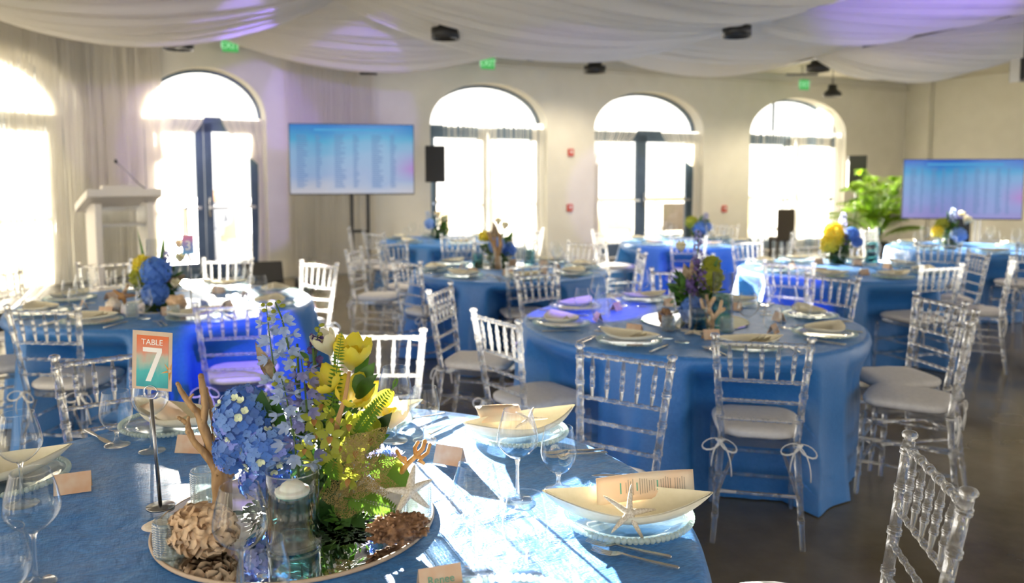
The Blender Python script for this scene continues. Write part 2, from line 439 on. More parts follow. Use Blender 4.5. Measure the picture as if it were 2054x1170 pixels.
class Wall:
    def __init__(s, name, P, Q, opens, top=CEIL_Z, th=.42):
        s.P, s.T = P, (Q - P).normalized(); s.len = (Q - P).length
        s.n = V((-s.T.y, s.T.x))
        if s.n.dot(P + s.T * s.len / 2 - V((0, 3))) < 0: s.n = -s.n      # outwards, away from the camera
        xs = []; op = []
        for c, a, zs, zt in opens: op.append((c - a, c + a, c, a, zs, zt))
        x = 0.0
        m = MB()
        def pt(ss, z, d): q = s.P + s.T * ss + s.n * d; return (q.x, q.y, z)
        def quad(a, b, c, d): m.add([a, b, c, d], [(0, 1, 2, 3)])
        def strip(s0, s1, b0, b1):
            for d in (0, th): quad(pt(s0, b0, d), pt(s1, b1, d), pt(s1, top, d), pt(s0, top, d))
            quad(pt(s0, top, 0), pt(s1, top, 0), pt(s1, top, th), pt(s0, top, th))
        for s0, s1, c, a, zs, zt in sorted(op):
            strip(x, s0, 0, 0)
            quad(pt(s0, 0, 0), pt(s0, 0, th), pt(s0, zs, th), pt(s0, zs, 0))
            quad(pt(s1, 0, 0), pt(s1, 0, th), pt(s1, zs, th), pt(s1, zs, 0))
            K = 28; f = lambda q: zs + (zt - zs) * math.sqrt(max(0, 1 - ((q - c) / a) ** 2))
            ss = [c - a * math.cos(PI * k / K) for k in range(K + 1)]
            for k in range(K):
                strip(ss[k], ss[k + 1], f(ss[k]), f(ss[k + 1]))
                quad(pt(ss[k], f(ss[k]), 0), pt(ss[k + 1], f(ss[k + 1]), 0), pt(ss[k + 1], f(ss[k + 1]), th), pt(ss[k], f(ss[k]), th))
            x = s1
        strip(x, s.len, 0, 0)
        quad(pt(0, 0, 0), pt(0, 0, th), pt(0, top, th), pt(0, top, 0)); quad(pt(s.len, 0, 0), pt(s.len, 0, th), pt(s.len, top, th), pt(s.len, top, 0))
        s.pt = pt
        struct(m.build(name, M['wall'], smooth=False))

W1 = (1.46, .85, 2.45, 3.15)
W2, W3, W4 = (1.965, 1.105, 2.45, 3.17), (5.30, 1.25, 2.45, 3.17), (9.05, 1.33, 2.45, 3.20)
W0 = (1.26, 1.05, 2.45, 3.15)
wl = Wall('wall_left', C0, CL, [W0])
wa = Wall('wall_back', C0, C1, [W1])
wb = Wall('wall_back', C1, C2, [W2, W3, W4])
wr = Wall('wall_right', C2, C3, [])
wf = Wall('wall_front', V((-11, -3.4)), V((13, -3.4)), [(3.5 + 4.2 * k, 1.5, 2.45, 3.25) for k in range(5)])  # unseen wall behind the camera; openings added for bright highlights on the clear chairs
# pilaster in the right corner, rail line under the ceiling, baseboards
m = MB(); q = C2 + V((.422, -.906)) * .30 - wr.n * .07
m.box((q.x, q.y, CEIL_Z / 2), (.60, .14, CEIL_Z), math.atan2(-.906, .422)); struct(m.build('trim_1', M['wall'], smooth=False))
m = MB(); m.loft([(wb.pt(0, 3.50, -.03), (0, 0, .025), (.02, -.03, 0)), (wb.pt(wb.len, 3.50, -.03), (0, 0, .025), (.02, -.03, 0))]); struct(m.build('trim_2', M['ceiling'], smooth=False))
def baseboard(name, w, gaps):
    m = MB(); x = 0
    for a, b in gaps + [(w.len, w.len)]:
        if a - x > .05: m.loft([(w.pt(x, .06, -.012), (0, 0, .06), (*(w.n * .011), 0)), (w.pt(a, .06, -.012), (0, 0, .06), (*(w.n * .011), 0))])
        x = b
    struct(m.build(name, M['white'], smooth=False))
baseboard('baseboard_back', wb, [(c - a, c + a) for c, a, _, _ in (W2, W3, W4)]); baseboard('baseboard_right', wr, [])
m = MB(); m.prism([(-11, -3), (13, -3), (13, 12), (9.2, 19), (-2.2, 13.8), (-6.2, 11.6), (-8.4, 6.6), (-11, 6.6)], CEIL_Z, CEIL_Z + .15)
struct(m.build('ceiling', M['ceiling'], smooth=False))
# beams the ceiling cloths hang from
for i, (a, b) in enumerate((((-1.2, 7.2), (-4.2, 12.0)), ((4.4, 7.6), (.3, 13.9)), ((6.9, 7.0), (4.6, 15.4)))):
    m = MB(); m.loft([((a[0], a[1], 3.585), (.05, .02, 0), (0, 0, .06)), ((b[0], b[1], 3.585), (.05, .02, 0), (0, 0, .06))])
    struct(m.build(f'trim_{i + 3}', M['black'], smooth=False))

def door(idx, w, spec, leaves=True):
    c, a, zs, zt = spec; D = .34
    root = struct(put(f'door_{idx}', None)); th = .06
    def bar(mb, p0, p1, wd, th=th, d=D):
        (s0, z0), (s1, z1) = p0, p1
        A = V(w.pt(s0, z0, d)); B = V(w.pt(s1, z1, d)); t = (B - A).normalized(); n = V((w.n.x, w.n.y, 0)); side = t.cross(n)
        mb.loft([(A, side * wd / 2, n * th / 2), (B, side * wd / 2, n * th / 2)])
    fr = MB()
    bar(fr, (c - a + .03, 0), (c - a + .03, zs), .06, .09); bar(fr, (c + a - .03, 0), (c + a - .03, zs), .06, .09)
    bar(fr, (c - a, zs - .04), (c + a, zs - .04), .09, .09)
    f = lambda s: zs + (zt - zs) * math.sqrt(max(0, 1 - ((s - c) / a) ** 2))
    ss = [c - a * math.cos(PI * k / 20) for k in range(21)]
    for k in range(20): bar(fr, (ss[k], f(ss[k]) - .02), (ss[k + 1], f(ss[k + 1]) - .02), .06, .09)
    if idx == 4: bar(fr, (c - .42, zs), (c - .42, f(c - .42)), .035, .05)
    fr.build('door_frame', M['frame'], root, smooth=False)
    m = MB(); k = 24; vs = [w.pt(c - a * math.cos(PI * j / k), max(f(c - a * math.cos(PI * j / k)) - .02, zs), D) for j in range(k + 1)]
    m.add(vs, [tuple(range(k + 1))]); m.build('arch_pane', M['pane'], root, smooth=False)
    for sg in (-1, 1):
        s0, s1 = (c - a + .06, c - .004) if sg < 0 else (c + .004, c + a - .06)
        lf = MB(); sw = .115
        bar(lf, (s0 + sw / 2, .01), (s0 + sw / 2, zs - .09), sw, .05); bar(lf, (s1 - sw / 2, .01), (s1 - sw / 2, zs - .09), sw, .05)
        bar(lf, (s0, zs - .15), (s1, zs - .15), .13, .05); bar(lf, (s0, .14), (s1, .14), .26, .05)
        L_ = lf.build('door_leaf', M['frame'], root, smooth=False)
        m = MB(); m.add([w.pt(s0 + sw, .27, D), w.pt(s1 - sw, .27, D), w.pt(s1 - sw, zs - .21, D), w.pt(s0 + sw, zs - .21, D)], [(0, 1, 2, 3)])
        m.build('pane', M['pane'], L_, smooth=False)
        m = MB(); bar(m, (s0 + .06, 1.10), (s1 - .06, 1.10), .045, .05, D - .07); m.build('push_bar', M['steel'], L_, smooth=False)
        if sg > 0:
            m = MB(); m.tube([w.pt(s0 + .05, .95, D - .06), w.pt(s0 + .05, 1.25, D - .06)], .012, 8); m.build('pull_handle', M['chrome'], L_)
door(0 + 5, wl, W0); door(1, wa, W1); door(2, wb, W2); door(3, wb, W3); door(4, wb, W4)

# terrace outside
m = MB(); m.add([(-30, 9, -.06), (40, 9, -.06), (40, 60, -.06), (-30, 60, -.06)], [(0, 1, 2, 3)])
struct(m.build('trim_6', M['stone'], smooth=False))


# ------------------------------------------------------------------ cloth overhead
def swag(A, B, Cc, D, sag, seed, label, flat=.25):
    A, B, Cc, D = map(V, (A, B, Cc, D)); rnd = random.Random(seed); ph = rnd.random() * 9; k = 9 + rnd.random() * 3
    def f(u, v):
        # u runs along the hang, v from the far hem to the near one; gathered at both ends
        e = math.sin(PI * u) ** .55
        vv = v * (.45 + .55 * e)
        p = (A.lerp(B, u)).lerp(Cc.lerp(D, u), vv)
        s = sag * (1 - (2 * u - 1) ** 2) * (1 - flat * v)
        nz = noise.noise(V((u * 1.3 + seed, v * 4.0, seed * 1.7)))
        w = 2 * PI * (k * (v + .07 * (u - .5)) + nz * 1.5) + ph
        am = (.014 + .034 * e)
        fold = am * (math.sin(w) + .55 * math.sin(2.13 * w + 1.3) * (.5 + nz) + .35 * math.sin(.43 * w))
        p.z -= s + fold
        p.y += fold * .4
        if v < .03: p.z -= .02
        return p
    m = MB(); m.grid(f, 46, 150)
    tag(m.build('ceiling_drape', M['drape']), label, 'drape', 'white ceiling drapes')
def sup(px, py, z): 
    d = ray(px, py); t = (z - EYE) / d.z; return V((d.x * t, d.y * t, z))
n_ = V((1.45, -3.15, 0))
s1L, s10, s11, s12 = sup(-160, -38, 3.60), sup(668, -4, 3.58), sup(1482, 40, 3.57), sup(2010, 0, 3.60)
swag(s1L, s10, s1L + n_ + V((-1.2, 0, .02)), s10 + n_ + V((0, 0, .02)), .55, 1, 'long white ceiling drape sagging above the string curtained left wall')
swag(s10, s11, s10 + n_, s11 + n_, .60, 2, 'broad white drape sagging over the middle of the room, edge above the far drum pendants')
swag(s11, s12, s11 + n_, s12 + n_ * .9, .36, 3, 'white ceiling drape washed violet, upper right, above the palm')
n2 = V((1.25, -2.7, .05))
s2L, s20, s21, s22 = sup(430, 66, 3.58), sup(1106, 72, 3.57), sup(1624, 108, 3.57), sup(2085, 62, 3.55)
swag(s2L, s20, s2L + n2, s20 + n2, .47, 4, flat=.85, label= 'white ceiling drape hanging before the first arched door and the large screen')
swag(s20, s21, s20 + n2, s21 + n2, .44, 5, flat=.85, label= 'white ceiling drape hanging before the third arched door')
swag(s21, s22, s21 + n2 * 1.25, s22 + n2 * 1.25, .56, 6, flat=.9, label='white ceiling drape at the far right, in front of the small screen')


# ------------------------------------------------------------------ string curtains
def strings(name, w, lines, label, d=-.06):
    """lines: list of polylines [(s, z), ...] in the wall's own plane"""
    m = MB()
    for ln in lines:
        wd = RND.uniform(.0035, .0085); dd = d + RND.uniform(-.03, .03); tw = RND.uniform(-.5, .5)
        o = V((w.T.x * wd, w.T.y * wd, 0)) + V((w.n.x, w.n.y, 0)) * wd * tw
        vs = []; fs = []
        for s_, z_ in ln:
            p = V(w.pt(s_, z_, dd)); vs += [p - o, p + o]
        for i in range(len(ln) - 1): fs.append((2 * i, 2 * i + 1, 2 * i + 3, 2 * i + 2))
        m.add(vs, fs)
    tag(m.build(name, M['string'], smooth=False), label, 'curtain', None, 'stuff')
def hang(a, b, n, z0=.03, z1=3.42):
    out = []
    for i in range(n):
        s_ = a + (b - a) * (i + RND.random()) / n; k = 5
        out.append([(s_ + RND.uniform(-.012, .012), z1 + (z0 - z1) * j / k) for j in range(k + 1)])
    return out
def tied(edge, centre, n, top, zt=1.75):
    out = []
    for i in range(n):
        u = (i + RND.random()) / n; st = edge + (centre - edge) * u; tie = edge + (centre - edge) * (.03 + .10 * u)
        pts = []
        for j in range(9):
            q = j / 8; b = q ** 1.5
            pts.append((st + (tie - st) * b, top(st) + (zt - top(st)) * q))
        pts += [(tie + RND.uniform(-.02, .02), 1.0), (tie + RND.uniform(-.03, .05) * (1 if centre > edge else -1), .04)]
        out.append(pts)
    return out
arch = lambda spec: (lambda s_: spec[2] - .02)
strings('string_curtain', wl, hang(.02, 4.55, 1150), 'dense white string curtain covering the whole left wall and its door')
strings('string_curtain', wa, hang(.02, .85, 190), 'white string curtain on the wall behind the lectern')
strings('string_curtain', wa, hang(2.60, 4.05, 300), 'white string curtain on the wall behind the large screen')
strings('string_curtain', wa, tied(W1[0] - W1[1] + .02, W1[0] - .02, 95, arch(W1)) + tied(W1[0] + W1[1] - .02, W1[0] + .22, 80, arch(W1)), 'white string curtain tied back at both sides of the first arched door', d=.10)
strings('string_curtain', wb, hang(W2[0] - W2[1] + .3, W2[0] + W2[1], 46, z1=2.50) + hang(W2[0] - .2, W2[0] + .15, 34, z1=2.52) + hang(W2[0] + .85, W2[0] + 1.08, 20, z1=2.5), 'glittering string curtain hanging straight across the second arched door', d=.10)
strings('string_curtain', wb, tied(W3[0] - W3[1] + .02, W3[0] - .25, 50, arch(W3)) + tied(W3[0] + W3[1] - .02, W3[0] + .3, 80, arch(W3)), 'white string curtain parted at the middle of the third arched door', d=.10)
strings('string_curtain', wb, hang(W4[0] - W4[1], W4[0] + W4[1], 50, z1=2.5) + hang(W4[0] - .15, W4[0] + .30, 60, z1=2.95) + hang(W4[0] + .6, W4[0] + 1.0, 46, z1=3.0), 'glittering string curtain over the middle of the fourth arched door', d=.10)


# ------------------------------------------------------------------ tables under blue cloths
TOP = 0.755
def cloth_mesh(R, seed, nf=11, n=150, rz=0.0, seats=()):
    rnd = random.Random(seed); m = MB()
    ph = [rnd.random() * 6.28 for _ in range(5)]; ks = [nf, nf + 3, nf - 4, 5, 2 * nf + 1]; am = [.40, .30, .25, .15, .10]
    def fold(t):
        x = sum(a * math.sin(k * t + p) for a, k, p in zip(am, ks, ph))
        return x
    rows = [('t', r) for r in (0, .12, .24, .36, .48, .6, .7, .78, .86, .92, .96)] + [('e', a) for a in (0, 25, 50, 75)] + [('d', q) for q in (.04, .10, .18, .28, .4, .52, .64, .76, .88, .96, 1.0)]
    def dent(t, r, z):
        # the skirt gives way where a chair is pushed in against it
        g0 = r
        for (cx, cy_), cr in seats:
            for _ in range(45):
                wx, wy = r * math.cos(t + rz) - cx, r * math.sin(t + rz) - cy_
                lx, ly = wx * math.cos(cr) + wy * math.sin(cr), -wx * math.sin(cr) + wy * math.cos(cr)
                if abs(lx) > .25 or ly > .44 or ly < -.14: break
                r -= .012
        return g0 + (r - g0) * min(1, max(0, (.68 - z) / .10))
    def P(u, v):
        k, x = rows[int(round(v * (len(rows) - 1)))]; t = 2 * PI * u; c, s = math.cos(t), math.sin(t)
        if k == 't':
            r = R * x; z = TOP - .012 + 0.0 - .0045 * abs(noise.noise(V((r * c * 7 + seed, r * s * 7, 0))))
        elif k == 'e':
            a = math.radians(x); r = R - .022 + .022 * math.sin(a); z = TOP - .012 - .022 * (1 - math.cos(a))
        else:
            e = min(1, x * 1.6) ** 1.2; z0 = TOP - .036
            r = R + .004 + .085 * x + fold(t) * .105 * e + .02 * x * noise.noise(V((c * 2.5, s * 2.5, x * 2 + seed)))
            z = z0 * (1 - x) + .006
            if z < .68 and seats: r = min(dent(t + q * .022, r, z) for q in (-2, -1, 0, 1, 2))
        return V((r * c, r * s, z))
    m.grid(P, n, len(rows), cu=True)
    return m
TABLES = {}
CHAIRS = []
def _ch(*a): CHAIRS.append(a)
A_ = lambda dx, dy: math.atan2(dy, dx)
_ch((1.00, 1.85), A_(-.36, .06), 'clear acrylic chair at lower right, its back cut off by the frame edge')
_ch((.43, 3.035), A_(-.21, -.32), 'clear acrylic chair standing between the front table and the table behind it')
_ch((-1.54, 3.05), 'T7', 'clear acrylic chair partly hidden behind the number 7 card')
_ch((-.58, 3.46), A_(.0, -1), 'sunlit clear chair behind the yellow flowers of the front table')
_ch((1.045, 3.31), A_(.08, .35), 'clear chair with white bow ties, its back square to us')
_ch((-.08, 3.83), A_(.31, .22), 'clear chair facing right, nearest chair left of the table right of centre')
_ch((-.435, 4.83), A_(.95, -.25), 'clear chair seen almost edge on, left of the table right of centre')
_ch((.18, 5.60), 'T2', 'clear chair behind the violet lit place of the table right of centre')
_ch((1.20, 5.75), 'T2', 'clear chair hidden behind the flowers of the table right of centre')
_ch((2.17, 5.42), 'T2', 'clear chair at the far right rim of the table right of centre')
_ch((2.36, 4.40), A_(-.42, -.08), 'clear chair on the right, farther of the two overlapping backs beside the white seats')
_ch((2.20, 3.80), A_(-.30, .20), 'clear chair on the right, nearer of the two overlapping backs, white seat toward the table')
_ch((-2.41, 4.09), A_(.04, .41), 'clear chair at lower left, before the number 3 table')
_ch((-1.47, 4.215), A_(-.07, .34), 'clear chair with violet lit seat, right front of the number 3 table')
_ch((-3.25, 4.47), 'T3', 'clear chair at the left frame edge, only its white seat in view')
_ch((-3.62, 5.62), 'T3', 'clear chair at the left frame edge before the string curtain')
_ch((-3.20, 6.30), 'T3', 'clear chair in front of the white lectern')
_ch((-2.31, 6.51), 'T3', 'sunlit clear chair before the black floor monitor')
_ch((-1.50, 6.22), A_(-.19, -.29), 'sunlit white glowing chair right of the number 3 table, on open floor')
_ch((-1.46, 7.40), 'T5', 'clear chair left of the middle table, facing right, with white seat in profile')
_ch((-.845, 6.39), 'T5', 'clear chair at the near left of the middle table')
_ch((-1.22, 8.20), 'T5', 'clear chair at the far left of the middle table')
_ch((.15, 6.20), 'T5', 'clear chair at the near side of the middle table')
_ch((1.16, 7.15), 'T5', 'clear chair at the right end of the middle table, edge on')
_ch((.74, 8.20), 'T5', 'clear chair at the far right of the middle table')
_ch((-.20, 8.32), 'T5', 'clear chair directly behind the flowers of the middle table')
_ch((-2.08, 10.25), 'T6', 'clear chair in front of the screen stand, left of the far table by the loudspeaker')
_ch((-1.64, 9.55), 'T6', 'clear chair at the near left of the far table by the loudspeaker')
_ch((.34, 10.10), 'T6', 'clear chair right of the far table by the loudspeaker')
_ch((-.25, 11.50), 'T6', 'clear chair behind the far table by the loudspeaker, before the second arched door')
_ch((-.62, 9.24), 'T6', 'clear chair at the near side of the far table by the loudspeaker')
_ch((1.96, 8.93), 'T8', 'clear chair at the near side of the far table at the third arched door')
_ch((3.36, 9.60), 'T8', 'glowing clear chair at the right of the far table at the third arched door')
_ch((1.05, 9.75), 'T8', 'clear chair left of the far table at the third arched door')
_ch((2.95, 11.15), 'T8', 'clear chair behind the far table at the third arched door')
_ch((2.15, 6.22), 'T9', 'clear chair at the near left of the table before the fourth arched door')
_ch((1.70, 7.05), 'T9', 'clear chair with sunlit white seat, left of the table before the fourth arched door')
_ch((3.235, 6.02), A_(-.11, .35), 'clear chair at the near side of the table before the fourth arched door')
_ch((4.03, 6.45), A_(-.95, .55), 'clear chair with hanging white tie at the right frame edge')
_ch((4.16, 7.15), A_(-1, .10), 'clear chair right of the table before the fourth arched door, below the small screen')
_ch((3.42, 8.38), 'T9', 'clear chair behind the table before the fourth arched door, under the palm')
_ch((2.45, 8.36), 'T9', 'clear chair at the far left of the table before the fourth arched door')
_ch((4.28, 8.05), A_(.50, .86), 'clear chair at the near left of the far right table')
_ch((5.85, 8.20), 'T10', 'clear chair at the near right of the far right table, cut by the frame edge')
_ch((4.55, 10.25), 'T10', 'clear chair at the far left of the far right table, before the palm')
_ch((5.25, 8.02), 'T10', 'clear chair with white seat at the near side of the far right table')
def chair_frame(fin, face, centre):
    mid = V((fin[0], fin[1]))
    ang = math.atan2(centre[1] - mid.y, centre[0] - mid.x) if isinstance(face, str) else face
    rz = ang - PI / 2; off = V((0, .062)); off.rotate(Matrix.Rotation(rz, 2))
    return mid + off, rz
def table(key, c, R, label, where, seed, rz=0.0, n=150):
    t = thing('banquet_table', label, 'table', (c[0], c[1], 0), rz, 'round banquet tables')
    near = []
    for fin, face, *_ in CHAIRS:
        if (V(fin[:2]) - V(c)).length < 1.9 and (not isinstance(face, str) or face == key):
            loc, cr = chair_frame(fin, face, c); near.append((loc - V(c), cr))
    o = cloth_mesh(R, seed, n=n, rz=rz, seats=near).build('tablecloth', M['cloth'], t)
    m = MB(); m.lathe([(0, .695), (R - .06, .695), (R - .06, .735), (0, .735)], 40); m.build('tabletop', M['tan'], t, smooth=False)
    m = MB(); m.lathe([(.05, .03), (.05, .695)], 12); m.lathe([(0, 0), (.28, 0), (.28, .03), (0, .03)], 20); m.build('pedestal', M['steel'], t)
    TABLES[key] = (V((c[0], c[1], 0)), R, where)
    return t
table('T7', (-.595, 1.855), 1.035, 'nearest round table under a creased blue cloth, bearing the number 7 card', 'front table', 3, 0.4, 220)
table('T2', (1.02, 4.60), .965, 'round blue clothed table right of centre, directly behind the front table', 'table right of centre', 5, 0.0, 200)
table('T3', (-2.27, 5.25), .93, 'round blue clothed table on the left, bearing the number 3 card', 'number 3 table', 8, 0.3, 180)
table('T5', (-.02, 7.15), .87, 'round blue clothed table in the middle, before the second arched door', 'middle table', 12, 0.0)
table('T6', (-.85, 10.45), .86, 'small looking far blue clothed table below the loudspeaker on its pole', 'far table by the loudspeaker', 14, .5)
table('T8', (2.22, 10.1), .85, 'far blue clothed table before the third arched door', 'far table at the third arched door', 17, .9)
table('T9', (2.95, 7.2), .88, 'round blue clothed table on the right, before the fourth arched door', 'table before the fourth arched door', 21, .2)
table('T10', (5.30, 9.30), .88, 'far right blue clothed table under the small screen', 'far right table', 25, .7)


# ------------------------------------------------------------------ clear bamboo-jointed chairs
def bamboo(mb, pts, r, rings, n=10, tip=None):
    """a rod along pts whose radius swells in double rings at the given fractions"""
    pts = [V(p) for p in pts]; seg = [0.0]
    for a, b in zip(pts[:-1], pts[1:]): seg.append(seg[-1] + (b - a).length)
    Ltot = seg[-1]; st = [(q, 1.0) for q in seg]
    w = r * .62
    for t in rings:
        c = t * Ltot
        for o, k in ((-1.0, 1.0), (-.85, 1.25), (-.25, 1.25), (-.1, 1.05), (.1, 1.05), (.25, 1.25), (.85, 1.25), (1.0, 1.0)):
            q = c + o * w
            if 0 <= q <= Ltot: st.append((q, k))
    st.sort(); P = []; Rr = []
    for q, k in st:
        i = 0
        while i < len(seg) - 2 and q > seg[i + 1]: i += 1
        f = (q - seg[i]) / max(seg[i + 1] - seg[i], 1e-9)
        P.append(pts[i].lerp(pts[i + 1], min(max(f, 0), 1)))
        rr = r * k
        if tip: rr *= tip(q / Ltot)
        Rr.append(rr)
    mb.tube(P, Rr, n)
PX = lambda z: .155 + (.0375 * (z - .45) / .45 if z > .45 else .030 * (.45 - z) / .45)     # half width of the back at height z
PY = lambda z: -.062 * (z - .45) / .45 if z > .45 else -.055 * ((.45 - z) / .45) ** 1.4
def make_chair():
    t = thing('chiavari_chair', 'x', 'chair')
    A = M['acrylic']
    for sg in (-1, 1):
        m = MB(); zs = [0, .15, .30, .45, .56, .68, .80, .895]
        bamboo(m, [(sg * PX(z), PY(z), z) for z in zs], .0150, (.13, .30, .49, .62, .735, .86, .97), 12, lambda q: .78 + .22 * min(1, q / .45))
        x, y = sg * PX(.91), PY(.91)
        m.lathe([(0, .893), (.012, .893), (.0135, .900), (.0195, .905), (.0205, .911), (.0165, .918), (.007, .921), (0, .9215)], 12, (x, y, 0))
        m.build('back_post', A, t)
        m = MB(); bamboo(m, [(sg * .178, .375, .42), (sg * .182, .385, .2), (sg * .186, .395, 0)], .0145, (.12, .45, .75), 12, lambda q: 1 - .22 * q)
        m.build('front_leg', A, t)
    def cross(name, z, r, rings):
        m = MB(); bamboo(m, [(-PX(z), PY(z), z), (PX(z), PY(z), z)], r, rings, 10); return m.build(name, A, t)
    cross('top_rail', .878, .0105, [.1 + .16 * i for i in range(6)])
    cross('back_rail', .715, .0085, [.1 + .16 * i for i in range(6)])
    cross('back_rail', .625, .0080, [.12 + .152 * i for i in range(6)])
    cross('back_rail', .540, .0080, [.12 + .152 * i for i in range(6)])
    for i in range(5):
        f = (i - 2) / 2 * .70
        m = MB(); bamboo(m, [(f * PX(.718), PY(.718), .718), (f * PX(.874), PY(.874), .874)], .0092, (.28, .50, .72), 10, lambda q: .55 + .45 * math.sin(PI * q) ** .6)
        m.build('spindle', A, t)
    m = MB(); pl = []
    for a in range(20):
        q = 2 * PI * a / 20; c, s = math.cos(q), math.sin(q)
        e = lambda x: math.copysign(abs(x) ** .45, x)
        yy = .19 + .195 * e(s); pl.append(((.155 + .030 * (yy / .385)) * e(c), yy))
    m.prism(pl, .418, .448); m.build('seat', A, t, smooth=False)
    m = MB()
    def cu(u, v):
        q = 2 * PI * u; e = lambda x, p=.5: math.copysign(abs(x) ** p, x); ph = PI * v
        k = max(0, math.sin(ph)) ** .38; c, s = e(math.cos(q)) * k, e(math.sin(q)) * k
        yy = .195 + .203 * s
        return V(((.172 + .030 * yy / .39) * c, yy, .473 + .0265 * math.copysign(abs(math.cos(ph)) ** .8, math.cos(ph)) * (1 + .15 * k) + .004 * noise.noise(V((c * 3, s * 3, 0)))))
    m.grid(cu, 44, 14, cu=True); m.build('cushion', M['cushion'], t)
    def st(a, b, r=.0085, k=3):
        m = MB(); bamboo(m, [a, b], r, [(i + 1) / (k + 1) for i in range(k)], 8); m.build('stretcher', A, t)
    for sg in (-1, 1):
        for z in (.29, .17): st((sg * PX(z), PY(z), z), (sg * .184, .388, z))
        st((sg * PX(.20), PY(.20), .20), (sg * .10, PY(.33), .405), .007, 1)
    st((-.184, .387, .27), (.184, .387, .27)); st((-.186, .39, .15), (.186, .39, .15)); st((-PX(.22), PY(.22), .22), (PX(.22), PY(.22), .22))
    for sg in (-1, 1):
        m = MB(); x0, y0, z0 = sg * (PX(.44) + .006), -.026, .440
        m.ball((x0, y0, z0), .012, 8, 6)
        m.tube([(x0 + .016 * math.cos(a), .003 + .019 * math.sin(a) - .004, z0) for a in [PI * 2 * i / 12 for i in range(13)]], .004, 6)
        for d, ln, dr in ((-1, .075, .02), (1, .07, .028)):
            lp = []
            for i in range(13):
                q = i / 12; a = PI * 2 * q
                lp.append((x0 + d * ln * (.5 - .5 * math.cos(a)) , y0 - .014 * math.sin(PI * q), z0 + .024 * math.sin(a) - dr * (.5 - .5 * math.cos(a))))
            m.tube(lp, .0042, 6, flat=.5)
        for d, w_, L_ in ((-1, .035, .11), (1, .05, .15)):
            m.tube([(x0 + d * w_ * (1 - (1 - q) ** 2), y0 - .012 * math.sin(q * 3), z0 - L_ * q ** 1.4) for q in [i / 7 for i in range(8)]], .0046, 6, flat=.5)
        m.build('tie', M['tie'], t)
    return t
CH0 = make_chair(); _used = [False]
def chair(fin, face, label, grp='clear chairs around the tables'):
    """fin: middle of the top of the back (x, y); face: the point the seat looks at, or an angle"""
    mid = V((fin[0], fin[1]))
    l2, rz = chair_frame(fin, face, TABLES[face][0] if isinstance(face, str) else None); loc = (l2.x, l2.y, 0)
    if not _used[0]: o = CH0; o.location = loc; o.rotation_euler.z = rz; _used[0] = True
    else: o = dup(CH0, loc, rz)
    o['label'] = label; o['category'] = 'chair'; o['group'] = grp
    return o
for _c in CHAIRS: chair(*_c)


# ------------------------------------------------------------------ place settings
def glass_parts(kind):
    if kind == 'wine':
        foot = [(0, .0), (.039, 0), (.040, .0015), (.036, .003), (.018, .006), (.008, .010), (.005, .018)]
        stem = [(.005, .018), (.0042, .05), (.0042, .09), (.0055, .102), (.009, .110)]
        bowl = [(0, .108), (.009, .110), (.023, .117), (.038, .130), (.0495, .146), (.0535, .159), (.0525, .173), (.0475, .197), (.0410, .220), (.0365, .238)]
    else:
        foot = [(0, .0), (.038, 0), (.039, .0015), (.034, .004), (.016, .009), (.008, .016), (.006, .026)]
        stem = [(.006, .026), (.0055, .034), (.007, .042), (.010, .046)]
        bowl = [(0, .045), (.010, .046), (.024, .053), (.037, .066), (.0455, .084), (.0485, .102), (.0470, .122), (.0425, .145), (.0385, .164), (.0375, .170)]
    return foot, stem, bowl
def make_glass(kind, n=32, parts=True):
    foot, stem, bowl = glass_parts(kind); nm = 'wine_glass' if kind == 'wine' else 'water_goblet'
    rim_r, rim_z = bowl[-1]
    if not parts:
        m = MB(); m.lathe(foot + stem[1:] + bowl[2:], n)
        return put(nm, m.mesh(nm, M['bowl']))
    t = put(nm, None)
    m = MB(); m.lathe(bowl, n); inner = [(r - .0011, z + .0005) for r, z in bowl[2:-1]]
    m.lathe([(rim_r + .0007 * math.cos(a), rim_z + .0007 * math.sin(a)) for a in [2 * PI * i / 6 for i in range(7)]], n)
    m.build('bowl', M['bowl'], t)
    m = MB(); m.lathe(stem, 14); m.build('stem', M['glass'], t)
    m = MB(); m.lathe(foot, n); m.build('foot', M['footglass'], t)
    return t
def make_charger(n=64, parts=True):
    t = put('charger_plate', None) if parts else None
    m = MB(); m.lathe([(0, .006), (.10, .006), (.118, .008), (.135, .014), (.152, .018), (.155, .0165), (.136, .0115), (.118, .005), (.10, .002), (0, .002)], n)
    b = MB()
    for i in range(n):
        a = 2 * PI * i / n; (b if parts else m).ball((.158 * math.cos(a), .158 * math.sin(a), .0175), .0078 if parts else .009, 8 if parts else 5, 6 if parts else 3)
    if not parts: return put('charger_plate', m.mesh('charger_plate', M['charger']))
    m.build('plate', M['charger'], t)
    o = b.build('beaded_rim', M['bead'], t); o['kind'] = 'stuff'
    return t
